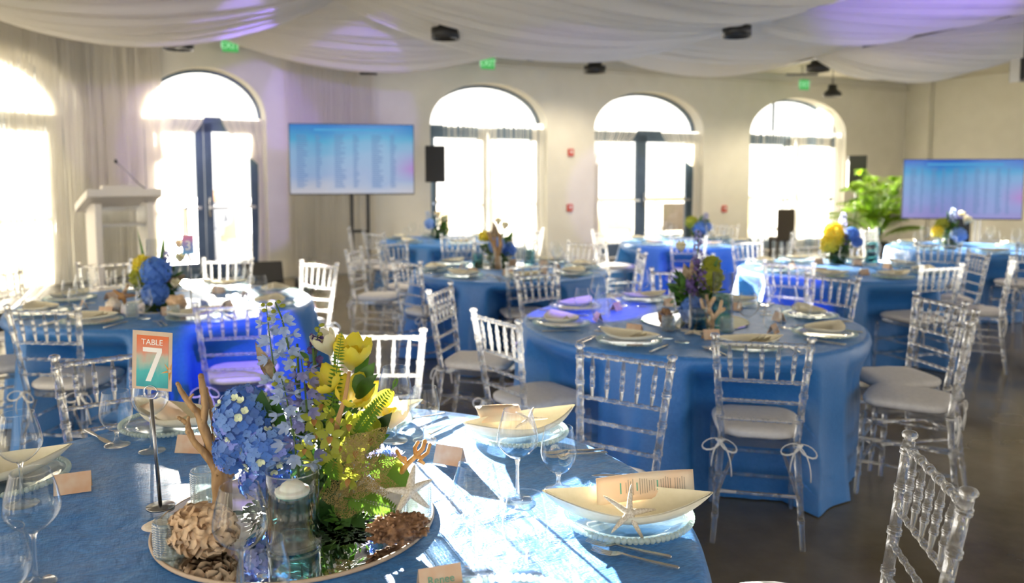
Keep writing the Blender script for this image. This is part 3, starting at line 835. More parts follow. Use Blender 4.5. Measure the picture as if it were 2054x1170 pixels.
def make_napkin(seed=0, fan=True):
    """napkin folded into a long boat with raised tips; local x is its length"""
    m = MB(); rnd = random.Random(seed)
    def hull(u, v):
        x = (u - .5) * 2; a = (v - .5) * PI * 1.06
        ax = abs(x); w = .074 * (1 - ax ** 1.9) + .003; rim = .050 + .020 * ax ** 2; zb = .003 + (rim - .004) * ax ** 2.6
        k = (1 - math.cos(a)) / (1 - math.cos(PI * .53))
        front = 1 - .22 * (1 - ax) if a < 0 else 1.0
        return V((.205 * x, w * math.sin(a) * 1.1, zb + (rim - zb) * k * front + .002 * noise.noise(V((x * 4, v * 5, seed)))))
    m.grid(hull, 26, 13)
    m.grid(lambda u, v: hull(u, v) * .97 + V((0, 0, .003)), 26, 13)
    if fan:
        for k in range(3):
            x0 = .03 + .032 * k
            m.add([(x0 - .04, .0, .018), (x0 + .03, .02, .016), (x0 + .05, .012, .075 - .008 * k), (x0 - .04, -.0, .0195), (x0 + .03, .02, .0175), (x0 + .05, .012, .0765 - .008 * k)], [(0, 1, 2), (5, 4, 3), (0, 3, 4, 1), (1, 4, 5, 2), (2, 5, 3, 0)])
    if fan: m.v = [(x * .84, y * 1.15, z * .62) for x, y, z in m.v]
    o = put('folded_napkin', m.mesh('folded_napkin', M['napkin'])); return o
def make_fork(L=.195):
    m = MB(); s = lambda y, w, z, th: m_s.append(((0, y, z), (w, 0, 0), (0, 0, th))); m_s = []
    for y, w, z, th in ((0, .0035, .003, .002), (.004, .0050, .004, .0026), (.06, .0043, .005, .0025), (.11, .0028, .008, .002), (.125, .0034, .0095, .0018), (.137, .0105, .0075, .0013), (.150, .0120, .005, .0012)): s(y, w, z, th)
    m.loft(m_s)
    for k in range(4):
        x = (k - 1.5) * .0062
        m.loft([((x, .149, .005), (.0022, 0, 0), (0, 0, .0011)), ((x, .172, .0050), (.0019, 0, 0), (0, 0, .001)), ((x, L, .0095), (.0010, 0, 0), (0, 0, .0007))])
    return weighted(put('dinner_fork', m.mesh('dinner_fork', M['silver'], False)), .0008, 1)
def make_knife():
    m = MB(); m.loft([((0, y, z), (w, 0, 0), (0, 0, th)) for y, w, z, th in ((0, .004, .004, .0026), (.004, .0060, .0042, .0034), (.06, .0054, .0042, .0033), (.105, .0040, .0042, .0028), (.112, .0045, .004, .0016))])
    t = put('dinner_knife', None); o = m.build('handle', M['silver'], t, smooth=False); weighted(o, .0015, 2)
    m = MB(); m.loft([((x, y, .004), (w, 0, 0), (0, 0, th)) for x, y, w, th in ((0, .112, .0045, .0012), (.001, .14, .0085, .001), (.001, .18, .0090, .0009), (-.002, .205, .0060, .0008), (-.004, .216, .0015, .0006))])
    m.build('blade', M['silver'], t, smooth=False); return t
def make_card(w=.088, h=.050, print_=True):
    t = put('place_card', None); m = MB()
    d = .022
    m.add([(-w / 2, -d, 0), (w / 2, -d, 0), (w / 2, 0, h), (-w / 2, 0, h), (-w / 2, d, 0), (w / 2, d, 0), (-w / 2, -d + .0012, 0), (w / 2, -d + .0012, 0), (w / 2, 0, h - .002), (-w / 2, 0, h - .002), (-w / 2, d - .0012, 0), (w / 2, d - .0012, 0)],
          [(0, 1, 2, 3), (3, 2, 5, 4), (7, 6, 9, 8), (8, 9, 10, 11), (0, 6, 7, 1), (4, 5, 11, 10), (0, 3, 9, 6), (3, 4, 10, 9), (1, 7, 8, 2), (2, 8, 11, 5)])
    m.build('card', M['card_paper'], t, smooth=False); return t
def text(body, size, m, parent, loc, rot, name='lettering', depth=.0003, align='CENTER'):
    c = bpy.data.curves.new(name, 'FONT'); c.body = body; c.size = size; c.extrude = depth; c.align_x = align; c.align_y = 'CENTER'
    c.materials.append(m); c.resolution_u = 3
    tmp = bpy.data.objects.new(name, c); COL.objects.link(tmp); bpy.context.view_layer.update()
    me = bpy.data.meshes.new_from_object(tmp.evaluated_get(bpy.context.evaluated_depsgraph_get())); bpy.data.objects.remove(tmp); me.name = name
    if not me.materials: me.materials.append(m)
    o = put(name, me, parent, loc); o.rotation_euler = rot; return o

PROT = {'wine': make_glass('wine', 40), 'goblet': make_glass('goblet', 40), 'charger': make_charger(76), 'fork': make_fork(), 'knife': make_knife(), 'card': make_card(),
        'napkin': make_napkin(1, False), 'wine_s': make_glass('wine', 16, False), 'goblet_s': make_glass('goblet', 16, False), 'charger_s': make_charger(44, False), 'napkin_s': make_napkin(2, True)}
_first = {k: True for k in PROT}
def inst(key, loc, rz=0.0):
    if _first[key]:
        _first[key] = False; o = PROT[key]; o.location = loc; o.rotation_euler.z = rz; return o
    return dup(PROT[key], loc, rz)
Z0 = TOP - .0105

# --- the front table, place by place
FRONT = TABLES['T7'][2]
def put_glass(kind, px, py):
    p = on(px, py, Z0); what = 'tall empty wine glass' if kind == 'wine' else 'short stemmed water goblet'
    o = inst(kind, (p.x, p.y, Z0), RND.random() * 6)
    later(o, what, FRONT, 'glass', 'wine glasses on the front table' if kind == 'wine' else 'water goblets on the front table'); return o
for q in ((955, 1150), (1038, 1003), (793, 885), (305, 905), (45, 1012), (72, 1172), (487, 1212)): put_glass('wine', *q)
for q in ((1053, 1152), (1120, 983), (852, 883), (235, 893), (12, 1235), (532, 1262)): put_glass('goblet', *q)
plates = [((1255, 1030), 'clear beaded charger plate at the right, holding the napkin with the white starfish', 0),
          ((1038, 864), 'clear beaded charger plate in full sun behind the tall glasses', .35),
          ((345, 846), 'clear beaded charger plate behind the number 7 card stand', -.5),
          ((6, 957), 'clear beaded charger plate cut by the left frame edge', .9),
          ((1030, 1246), 'clear beaded charger plate at the bottom edge, only its beaded rim showing', .2),
          ((728, 842), 'clear beaded charger plate behind the flowers of the front table', .1)]
PLATE = []
for (q, lab, rz) in plates:
    p = on(*q, Z0 + .015); o = inst('charger', (p.x, p.y, Z0), rz); tag(o, lab, 'plate', 'charger plates on the front table'); PLATE.append(p)
nl = ['cream napkin folded into a boat, carrying a white starfish and a menu', 'cream napkin boat on the sunlit plate behind the tall glasses', 'cream napkin boat on the plate behind the number 7 card', 'cream napkin boat at the left frame edge', None, 'cream napkin boat behind the flower arrangement']
for p, lab, rz, dx in zip(PLATE, nl, (-.03, .5, -.45, .55, 0, .2), (0, .01, .03, -.03, 0, 0)):
    if lab: tag(inst('napkin', (p.x + dx, p.y - .022, Z0 + .0090), rz), lab, 'napkin', 'folded napkins on the front table')
def ribbon_between(key, a, b, L, lab, cat, grp):
    pa, pb = on(*a, Z0 + .003), on(*b, Z0 + .003); d = pb - pa
    o = inst(key, (pa.x, pa.y, Z0), math.atan2(d.y, d.x) - PI / 2)
    o.location = pa.lerp(pb, .5) - d.normalized() * L / 2; o.location.z = Z0 + .0005
    tag(o, lab, cat, grp)
ribbon_between('fork', (1380, 1145), (1172, 1102), .195, 'steel fork at the right, the nearer of the pair below the starfish plate', 'fork', 'forks on the front table')
ribbon_between('fork', (1362, 1122), (1162, 1085), .195, 'steel fork at the right, the farther of the pair below the starfish plate', 'fork', 'forks on the front table')
ribbon_between('fork', (1222, 908), (1090, 920), .195, 'steel fork in the sun beside the water goblet, nearer of two', 'fork', 'forks on the front table')
ribbon_between('fork', (1218, 902), (1082, 912), .195, 'steel fork in the sun beside the water goblet, farther of two', 'fork', 'forks on the front table')
ribbon_between('knife', (165, 860), (232, 897), .216, 'steel knife lying left of the water goblet behind the number stand', 'knife', 'knives on the front table')
ribbon_between('knife', (870, 868), (925, 842), .216, 'dark steel knife left of the sunlit plate', 'knife', 'knives on the front table')
ribbon_between('fork', (890, 830), (800, 850), .195, 'steel fork behind the water goblet at the far rim', 'fork', 'forks on the front table')
ribbon_between('knife', (1330, 958), (1200, 955), .216, 'steel knife beyond the starfish plate', 'knife', 'knives on the front table')
ribbon_between('fork', (60, 925), (118, 903), .195, 'dark silhouetted fork beside the left edge plate', 'fork', 'forks on the front table')
def put_card(q, rz, lab, name=None):
    p = on(*q, Z0); o = inst('card', (p.x, p.y, Z0), rz); tag(o, lab, 'place card', 'place cards on the front table')
    if name:
        text(name, .022, M['greenink'], o, (0.0, -.0118, .0265), (PI / 2 - math.atan2(.022, .05), 0, 0), depth=.0002)
    return o
put_card((147, 985), .42, 'peach marbled place card at the left, before the left edge plate')
put_card((385, 905), -.10, 'peach marbled place card behind the brown driftwood')
put_card((902, 928), -.42, 'peach marbled place card in the sun, right of the orange coral')
put_card((882, 1183), .35, 'peach place card lettered Renee at the bottom edge', 'Renee')
# menu card leaning in the nearest napkin boat, and its starfish
p0 = PLATE[0]
mn = thing('menu_card', 'peach menu card with printed lines, standing in the starfish napkin', 'menu', (p0.x + .055, p0.y + .030, Z0 + .0245), .07)
def menu_sheet(u, v):
    x = (u - .5) * .245; return V((x, .020 * v + .004 * math.sin(u * 3), .012 * u + v * .062 + .006 * math.sin(u * 2.2)))
m = MB(); m.grid(menu_sheet, 14, 5); sh = m.build('sheet', M['menu_paper'], mn); md = sh.modifiers.new('s', 'SOLIDIFY'); md.thickness = .0006
m = MB()
def printed(mb, u, v0, v1, w=.004):
    a, b = menu_sheet(u, v0), menu_sheet(u, v1); a2, b2 = menu_sheet(u + w, v0), menu_sheet(u + w, v1); o = V((0, -.0011, .0002))
    mb.add([a + o, a2 + o, b2 + o, b + o], [(0, 1, 2, 3)])
for k in range(26):
    u = .30 + .024 * k
    if k in (4, 5, 13, 14, 20): continue
    c = RND.uniform(.18, .30); printed(m, u, .5 - c, .5 + c, .006)
pr = m.build('printed_lines', M['ink'], mn, smooth=False); pr['kind'] = 'stuff'
m = MB(); printed(m, .24, .3, .7, .014); printed(m, .41, .35, .65, .012); printed(m, .62, .32, .68, .012); m.build('printed_heading', M['greenink'], mn, smooth=False)
def starfish(arm, w, th, n=5, bend=None, seed=0):
    m = MB(); rnd = random.Random(seed)
    for k in range(n):
        a = 2 * PI * k / n + (bend[k] if bend else 0); L = arm * rnd.uniform(.92, 1.06); c, s = math.cos(a), math.sin(a); P = []; R_ = []
        for i in range(11):
            q = i / 10; r = q * L; off = .10 * L * math.sin(q * 2.2 + k) * .35
            P.append((c * r - s * off, s * r + c * off, th * (1 - .3 * q))); R_.append(w * (1 - q) ** .6 * .85 + w * .16 if i < 10 else w * .08)
        m.tube(P, R_, 10, flat=.75)
    m.ball((0, 0, th), w * 1.25, 12, 8, (1, 1, .7)); return m
sf = starfish(.074, .0080, .007, seed=4).build('starfish', M['star'], None, loc=(p0.x - .005, p0.y - .088, Z0 + .052)); sf.rotation_euler = (.95, 0.05, .34)
tag(sf, 'bleached finger starfish leaning on the cream napkin at the right', 'starfish')
p1 = PLATE[1]
m = MB(); m.grid(lambda u, v: V(((u - .5) * .16, (v - .5) * .07, .004 * math.sin(u * 3))), 8, 4)
o = m.build('menu_card', M['menu_paper'], None, loc=(p1.x - .055, p1.y + .03, Z0 + .062), rz=.45); o.rotation_euler = (.6, 0.1, .5); md = o.modifiers.new('s', 'SOLIDIFY'); md.thickness = .0006
tag(o, 'peach menu card on the sunlit napkin behind the tall glasses', 'menu')
sf = starfish(.058, .0072, .006, seed=9).build('starfish', M['star'], None, loc=(p1.x + .04, p1.y - .03, Z0 + .058)); sf.rotation_euler = (.5, 0, .1)
tag(sf, 'bleached finger starfish on the napkin in full sun', 'starfish')
p2 = PLATE[2]
m = MB(); m.grid(lambda u, v: V(((u - .5) * .20, (v - .5) * .075, .010 * math.sin(u * 3))), 8, 4)
o = m.build('menu_card', M['menu_paper'], None, loc=(p2.x - .02, p2.y - .02, Z0 + .058), rz=-.6); o.rotation_euler = (.25, .12, -.75); md = o.modifiers.new('s', 'SOLIDIFY'); md.thickness = .0006
tag(o, 'peach menu card across the napkin behind the number 7 card', 'menu')

# --- other tables: a setting before every chair position
def settings(key, n, a0, full=True, cutlery=True):
    c, R, where = TABLES[key]
    for k in range(n):
        a = a0 + 2 * PI * k / n; d = V((math.cos(a), math.sin(a), 0)); t = V((-d.y, d.x, 0)); rz = a + PI / 2
        p = c + d * (R - .21); z = Z0
        later(inst('charger_s', (p.x, p.y, z), rz), 'clear beaded charger plate', where, 'plate', f'charger plates on the {where}')
        later(inst('napkin_s', (p.x, p.y, z + .019), rz + RND.uniform(-.3, .3)), 'folded cream napkin', where, 'napkin', f'folded napkins on the {where}')
        q = c + d * (R - .43) + t * .10; later(inst('wine_s', (q.x, q.y, z)), 'empty wine glass', where, 'glass', f'wine glasses on the {where}')
        q = c + d * (R - .38) + t * .21; later(inst('goblet_s', (q.x, q.y, z)), 'empty water goblet', where, 'glass', f'water goblets on the {where}')
        if cutlery:
            q = c + d * (R - .06) + t * .185; later(inst('knife', (q.x, q.y, z), rz), 'steel knife', where, 'knife', f'knives on the {where}')
            for e in (-.185, -.214):
                q = c + d * (R - .06) + t * e; later(inst('fork', (q.x, q.y, z), rz), 'steel fork', where, 'fork', f'forks on the {where}')
        if full:
            q = c + d * (R - .45) - t * .09; later(inst('card', (q.x, q.y, z), a - PI / 2 + PI), 'peach place card', where, 'place card', f'place cards on the {where}')
settings('T2', 8, math.radians(-80))
settings('T3', 8, math.radians(-100))
settings('T5', 8, math.radians(-80), True, True)
settings('T9', 8, math.radians(-75), True, False)
settings('T6', 6, math.radians(-70), False, False)
settings('T8', 6, math.radians(-80), False, False)
settings('T10', 6, math.radians(-100), False, False)


# ------------------------------------------------------------------ flowers and foliage
def frame_from(z):
    z = V(z).normalized(); return z.to_track_quat('Z', 'Y').to_matrix().to_4x4()
def leaf(mb, base, tip, w, up=(0, 0, 1), droop=.12, fold=.18, n=8, shape=.75, wave=0.0):
    base, tip, up = V(base), V(tip), V(up); d = tip - base; L = d.length; t = d.normalized()
    side = t.cross(up); side = side.normalized() if side.length > 1e-4 else t.orthogonal().normalized(); nn = side.cross(t)
    vs = []
    for i in range(n + 1):
        q = i / n; hw = w * .5 * math.sin(PI * min(.999, max(.001, q ** shape))) ** .85; c = base + d * q - nn * droop * L * (q * q)
        wv = wave * math.sin(q * 14) * w
        vs += [c - side * hw + nn * (fold * hw + wv), c, c + side * hw + nn * (fold * hw - wv)]
    fs = []
    for i in range(n):
        o = 3 * i; fs += [(o, o + 1, o + 4, o + 3), (o + 1, o + 2, o + 5, o + 4)]
    mb.add(vs, fs)
def floret_mesh(name, matl, r=.0125, petals=4, cup=.25, wide=.95, spur=0.0):
    m = MB()
    for k in range(petals):
        a = 2 * PI * k / petals; c, s = math.cos(a), math.sin(a); vs = []; nl, nw = 4, 3
        for i in range(nl + 1):
            q = i / nl; hw = r * wide * .62 * math.sin(PI * (.10 + .78 * q)) ** .8
            for j in range(nw):
                e = (j - 1); x = r * (.08 + .92 * q); y = e * hw; z = cup * r * q * q + .12 * r * abs(e) * q - .10 * r * q ** 3 * (k % 2)
                vs.append((c * x - s * y, s * x + c * y, z))
        fs = []
        for i in range(nl):
            for j in range(nw - 1): o = i * nw + j; fs.append((o, o + 1, o + nw + 1, o + nw))
        m.add(vs, fs)
    if spur: m.tube([(0, 0, 0), (.002, 0, -spur * .5), (.004, 0, -spur)], [r * .28, r * .16, r * .05], 6)
    return m.mesh(name, matl)
M['hyd4'] = mat('hydrangea_violet', (.24, .30, .76), .6)
FL = {'h4': floret_mesh('floret', M['hyd4'], .012, 4, .1, .8), 'h1': floret_mesh('floret', M['hyd1'], .0125, 4, .12, .82), 'h2': floret_mesh('floret', M['hyd2'], .012, 4, .15, .82), 'h3': floret_mesh('floret', M['hyd3'], .012, 4, .12, .82), 'he': floret_mesh('floret', M['hydeye'], .0095, 4, .7),
      'd1': floret_mesh('floret', M['delph'], .0165, 5, 1.0, .62, .024), 'd2': floret_mesh('floret', M['delph2'], .016, 5, 1.0, .62, .022), 'p': floret_mesh('floret', M['purple'], .011, 5, .6, .9, .014),
      'bud': None}
m = MB(); m.ball((0, 0, 0), .0065, 8, 6, (1, 1, 1.5)); FL['bud'] = m.mesh('flower_bud', M['lime'])
def place(name, me, parent, pos, z, spin=None, sc=1.0):
    o = put(name, me, parent); q = V(z).normalized().to_track_quat('Z', 'Y')
    o.matrix_basis = Matrix.Translation(pos) @ q.to_matrix().to_4x4() @ Matrix.Rotation(RND.random() * 6.28 if spin is None else spin, 4, 'Z') @ Matrix.Scale(sc, 4)
    return o
def hydrangea(parent, c, r, n, mix, sc=(1, 1, 1), look=None):
    core = MB(); core.ball((0, 0, 0), r * .86, 16, 10, sc); hd = core.build('hydrangea_bloom', M['hyd3'], parent, loc=c)
    got = 0; i = 0; gr = PI * (3 - math.sqrt(5)); tot = n
    for i in range(tot):
        z = 1 - 1.75 * (i + .5) / tot; rr = math.sqrt(max(0, 1 - z * z)); a = gr * i
        d = V((rr * math.cos(a), rr * math.sin(a), z)); k = 1 + RND.uniform(-.06, .06)
        p = V((d.x * r * sc[0] * k, d.y * r * sc[1] * k, d.z * r * sc[2] * k))
        nd = V((d.x / sc[0], d.y / sc[1], d.z / sc[2])) + V((RND.uniform(-.35, .35), RND.uniform(-.35, .35), RND.uniform(-.35, .35)))
        place('floret', FL[RND.choice(mix)], hd, p, nd, None, RND.uniform(.85, 1.15))
    return hd
def stalk(parent, name, pts, rad, key, spots, matl=None):
    """a flower stalk along pts; spots: number of florets, spread"""
    m = MB(); pts = [V(p) for p in pts]; m.tube(pts, [rad * (1 - .6 * i / (len(pts) - 1)) for i in range(len(pts))], 7)
    o = m.build(name, matl or M['stem'], parent); n, spread, f0 = spots
    for k in range(n):
        q = f0 + (1 - f0) * k / max(n - 1, 1); x = q * (len(pts) - 1); i = min(int(x), len(pts) - 2); p = pts[i].lerp(pts[i + 1], x - i)
        a = k * 2.4 + RND.random(); d = V((math.cos(a), math.sin(a) - .35, .15 + .25 * RND.random())); s = spread * (1.1 - .65 * q)
        kk = key if q < .86 else 'bud'
        pos = p + d * s; place('floret' if kk != 'bud' else 'flower_bud', FL[kk], o, pos, d + V((0, 0, -.25)), None, (1.1 - .35 * q))
    return o
def cup_flower(parent, name, c, r, up, matl, petals=6, open_=.55, layers=1):
    m = MB(); B = frame_from(up)
    for l in range(layers):
        rr = r * (1 - .22 * l); op = open_ * (1 - .35 * l)
        for k in range(petals):
            a = 2 * PI * (k + .5 * l) / petals + .3 * l
            vs = []; nl, nw = 6, 5
            for i in range(nl + 1):
                q = i / nl; out = rr * (.10 + op * math.sin(q * PI * .62)); hgt = rr * 1.45 * (q ** .9) * (1 - .12 * l); hw = rr * .72 * math.sin(PI * (.14 + .76 * q)) ** .7
                for j in range(nw):
                    e = (j - 2) / 2; ang = a + e * hw / max(out, rr * .35) * .8; o2 = out * (1 - .10 * e * e); z = hgt + rr * .06 * math.sin(e * 5 + k + q * 3) * q - rr * .10 * e * e * q
                    vs.append(B @ V((o2 * math.cos(ang), o2 * math.sin(ang), z)))
            fs = []
            for i in range(nl):
                for j in range(nw - 1): o = i * nw + j; fs.append((o, o + 1, o + nw + 1, o + nw))
            m.add(vs, fs)
    return m.build(name, matl, parent, loc=c)
def orchid(parent, c, r, face):
    m = MB(); B = frame_from(face)
    for k in range(5):
        a = 2 * PI * k / 5 + PI / 2; d = V((math.cos(a), math.sin(a), .12)); leaf(m, B @ (d * r * .08), B @ (d * r), r * .55, B @ V((0, 0, 1)), -.10, .2, 6, .9)
    o = m.build('orchid_bloom', M['lime'], parent, loc=c)
    m = MB(); leaf(m, B @ V((0, 0, .1 * r)), B @ V((0, -.35 * r, .55 * r)), r * .4, B @ V((0, 1, 0)), .3, .5, 6); m.build('orchid_lip', M['lip'], o); return o
def fern(parent, pts, w, n=22, curl=False, up=(0, -.6, .8)):
    m = MB(); pts = [V(p) for p in pts]
    def P(q):
        x = q * (len(pts) - 1); i = min(int(x), len(pts) - 2); return pts[i].lerp(pts[i + 1], x - i)
    fine = [P(i / 24) for i in range(25)]; m.tube(fine, [.0022 * (1 - .7 * i / 24) for i in range(25)], 5); up = V(up)
    for k in range(n):
        q = .12 + .88 * k / n; p = P(q); t = (P(min(q + .03, 1)) - P(max(q - .03, 0))).normalized(); s = t.cross(up).normalized(); ln = w * (math.sin(PI * (.20 + .78 * q)) ** .8)
        for sg in (-1, 1): leaf(m, p, p + s * sg * ln + t * ln * .25, ln * .34, up, .12, .1, 4, .7)
    if curl:
        e = pts[-1]; t = (pts[-1] - pts[-2]).normalized(); s = up.cross(t).normalized()
        u2 = t.cross(s); m.tube([e + (t * math.sin(a) + V((0, 0, 1)) * (1 - math.cos(a))) * (.010 - .0011 * a) for a in [i * .4 for i in range(16)]], .0026, 6)
    return m.build('fern_frond', M['fern'], parent)
def foliage(name, matl, parent, c, rad, n, size, seed, sc=(1, 1, 1)):
    rnd = random.Random(seed); m = MB(); c = V(c)
    for i in range(n):
        d = V((rnd.gauss(0, 1), rnd.gauss(0, 1), rnd.gauss(0, 1))).normalized(); p = c + V((d.x * sc[0], d.y * sc[1], d.z * sc[2])) * rad * rnd.uniform(.35, 1)
        e = p + (d + V((rnd.uniform(-.5, .5), rnd.uniform(-.5, .5), rnd.uniform(-.3, .6)))).normalized() * size * rnd.uniform(.7, 1.2)
        leaf(m, p, e, size * .42, (rnd.uniform(-.4, .4), -.5, .8), .15, .2, 5)
    m.v = [(x, y, max(z, .003)) for x, y, z in m.v]
    o = m.build(name, matl, parent); o['kind'] = 'stuff'; return o
def blob(mb, c, r, seed, amp, freq, sc=(1, 1, 1), nu=40, nv=26, ridged=False):
    def fn(d):
        v = noise.noise(d * freq + V((seed, seed * 2.3, 0))) + .5 * noise.noise(d * freq * 2.3 + V((seed, 0, 0)))
        if ridged: v = 1 - 2.2 * abs(v)
        return 1 + amp * v
    mb.ball(c, r, nu, nv, sc, fn)


# ------------------------------------------------------------------ centrepiece of the front table
T7C = V((-.524, 1.905, Z0))
tr = thing('mirror_tray', 'round mirror tray with pale rim under the centrepiece of the front table', 'tray', T7C)
m = MB(); m.lathe([(0, .0075), (.326, .0075)], 96); m.build('mirror', M['mirror'], tr, smooth=False)
m = MB(); m.lathe([(0, 0), (.332, 0), (.333, .004), (.330, .008), (.3265, .0078), (.3262, .004), (0, .004)], 96); m.build('rim', M['beige'], tr)
ZM = Z0 + .0082
def make_votive(n=64):
    m = MB(); R0, Hh = .034, .080
    def f(u, v):
        b = abs(math.sin(PI * u * 20)) * abs(math.sin(PI * v * 15)) if .06 < v < .94 else 0
        r = R0 * (1 - .03 * (1 - v)) + .0036 * b; a = 2 * PI * u; return V((r * math.cos(a), r * math.sin(a), v * Hh))
    m.grid(f, 100, 61, cu=True); m.lathe([(R0, Hh), (R0 - .002, Hh + .001), (R0 - .0035, Hh - .001), (R0 - .004, .010), (0, .008)], 40)
    m.lathe([(0, .001), (R0 * .97, .001)], 32)
    return m.mesh('votive_holder', M['hobnail'])
VOT = make_votive()
for (q, lab) in (((343, 1112), 'hobnail glass votive holder at the left, before the tan coral'), ((412, 1003), 'hobnail glass votive holder behind the brown driftwood'), ((836, 1040), 'sunlit hobnail glass votive holder right of the flowers')):
    p = on(*q, ZM); tag(put('votive_holder', VOT, None, (p.x, p.y, ZM)), lab, 'candle holder', 'hobnail votives on the mirror tray')
# driftwood branch
p = on(432, 1035, ZM); Yb = p.y; m = MB()
def br(pts, rad, dy=0.0):
    P = [at(x, y, Yb + dy + .0 * i) for i, (x, y) in enumerate(pts)]; P2 = []; R2 = []
    for i in range(len(P) - 1):
        for k in range(4):
            q = k / 4; P2.append(P[i].lerp(P[i + 1], q) + V((0, .006 * noise.noise(P[i] * 30 + V((k, 0, 0))), 0))); R2.append(rad[i] * (1 - q) + rad[i + 1] * q)
    P2.append(P[-1]); R2.append(rad[-1]); m.tube(P2, [r * (1 + .12 * noise.noise(p_ * 60)) for r, p_ in zip(R2, P2)], 10); m.ball(P[-1], R2[-1] * 1.05, 8, 6)
p0b = (442, 1048)
br([(444, 1046), (446, 985), (444, 940), (446, 915)], [.024, .024, .025, .018])
br([(446, 960), (428, 930), (420, 890), (408, 855), (398, 830), (382, 812), (366, 790), (356, 770)], [.017, .012, .011, .012, .009, .008, .006, .005])
br([(408, 850), (412, 815), (407, 785), (403, 755)], [.009, .009, .008, .007])
br([(440, 950), (418, 918), (395, 893), (384, 880), (376, 862), (378, 838)], [.014, .010, .008, .007, .006, .004], -.01)
br([(390, 888), (376, 850), (364, 842), (358, 838)], [.006, .006, .005, .004], -.01)
br([(424, 905), (432, 870), (430, 845), (424, 820), (416, 795), (414, 780)], [.010, .009, .008, .007, .006, .004], .012)
br([(449, 945), (462, 955), (470, 945)], [.013, .009, .006])
br([(398, 832), (384, 818), (380, 800), (387, 792)], [.006, .005, .004, .003])
tag(m.build('driftwood_branch', M['wood'], None, origin=on(442, 1048, ZM), loc=on(442, 1048, ZM)), 'golden brown antler shaped driftwood branch left of the blue hydrangea', 'driftwood')
# corals and shells
p = on(408, 1110, ZM); m = MB()
blob(m, (0, 0, .056), .060, 2.0, .22, 2.2, (1.12, .85, .80), 60, 40)
_r = random.Random(4)
for i in range(120):
    d = V((_r.uniform(-1, 1), _r.uniform(-1, .7), _r.uniform(-.75, 1))).normalized(); c = V((d.x * .066, d.y * .050, .054 + d.z * .044)); B = frame_from(d) @ Matrix.Rotation(_r.random() * 6.28, 4, 'Z')
    vs = []
    for j in range(7):
        a = PI * j / 6; w_ = .017 * (1 + .25 * _r.uniform(-1, 1))
        for t_ in (-.0065, .0065): vs.append(c + B @ V((math.cos(a) * w_, t_ + .003 * math.sin(3 * a + i), math.sin(a) * w_ - .004)))
    m.add(vs, [(2 * j, 2 * j + 2, 2 * j + 3, 2 * j + 1) for j in range(6)] + [tuple(range(0, 14, 2)), tuple(range(13, 0, -2))])
m.v = [(x, y, max(z, .001)) for x, y, z in m.v]
tag(m.build('coral_chunk', M['coral'], None, loc=(p.x, p.y, ZM)), 'lumpy tan coral chunk in front of the driftwood', 'coral')
p = on(800, 1092, ZM); m = MB(); blob(m, (0, 0, .036), .050, 7.0, .30, 4.0, (1.2, .8, .60), 60, 36)
for i in range(90):
    d = V((_r.uniform(-1, 1), _r.uniform(-1, .8), _r.uniform(0, 1))).normalized(); c = V((d.x * .064, d.y * .042, .026 + d.z * .030)); e = c + d * _r.uniform(.006, .016); m.tube([c * .9, c, e], [.007, .0055, .003], 6); m.ball(e, .0042, 6, 4)
tag(m.build('coral_clump', M['browncoral'], None, loc=(p.x, p.y, ZM), rz=.35), 'dark brown crinkled coral clump at the right front of the mirror tray', 'coral')
p = on(305, 1058, ZM); m = MB(); m.lathe([(0, 0), (.030, .001), (.034, .004), (.026, .009), (.010, .012), (0, .0125)], 28); tag(m.build('sand_dollar', M['shell'], None, loc=(p.x + .012, p.y, ZM)), 'flat pale sand dollar at the left rim of the mirror tray', 'shell')
p = on(372, 1018, ZM); m = MB()
for k in range(7): a = (k - 3) * .22; leaf(m, (0, 0, .004), (.06 * math.cos(a), .06 * math.sin(a) * .8, .010), .018, (0, 0, 1), .1, .3, 6, .6)
o = m.build('scallop_shell', M['shell'], None, loc=(p.x, p.y, ZM + .002), rz=.3); md = o.modifiers.new('s', 'SOLIDIFY'); md.thickness = .002; tag(o, 'pale scallop shell behind the left votive holder', 'shell')
sf = starfish(.060, .0110, .008, 5, [0, -.25, .2, 0, .15], 3).build('starfish', M['star'], None, loc=at(822, 985, 1.80)); sf.rotation_euler = (1.15, -.25, .5); tag(sf, 'bleached finger starfish propped upright against the votive right of the flowers', 'starfish')
# table number on its stand
ps = on(322, 1018, ZM); st = thing('table_number_stand', 'slim steel stand holding the number 7 card on the mirror tray', 'card stand', (ps.x, ps.y, ZM))
top = at(303, 800, ps.y) - V((ps.x, ps.y, ZM))
m = MB(); m.tube([(0, 0, .004), top], .0046, 12); m.build('rod', M['gunmetal'], st)
m = MB(); m.lathe([(0, 0), (.034, 0), (.034, .004), (0, .006)], 28); m.build('base', M['gunmetal'], st)
m = MB(); rr = .0165
for e in (-.0025, .0025): m.tube([top + V((rr * math.cos(a), e, rr + rr * math.sin(a))) for a in [2 * PI * i / 24 for i in range(25)]], .0010, 6)
m.build('clip_ring', M['chrome'], st)
cw, chh = .104, .147; cpos = at(305, 724, ps.y + .000)
cd = thing('table_number_card', 'peach bordered card reading TABLE 7 on its steel stand', 'card', cpos); cd.rotation_euler = (.0, math.radians(3.2), -.12)
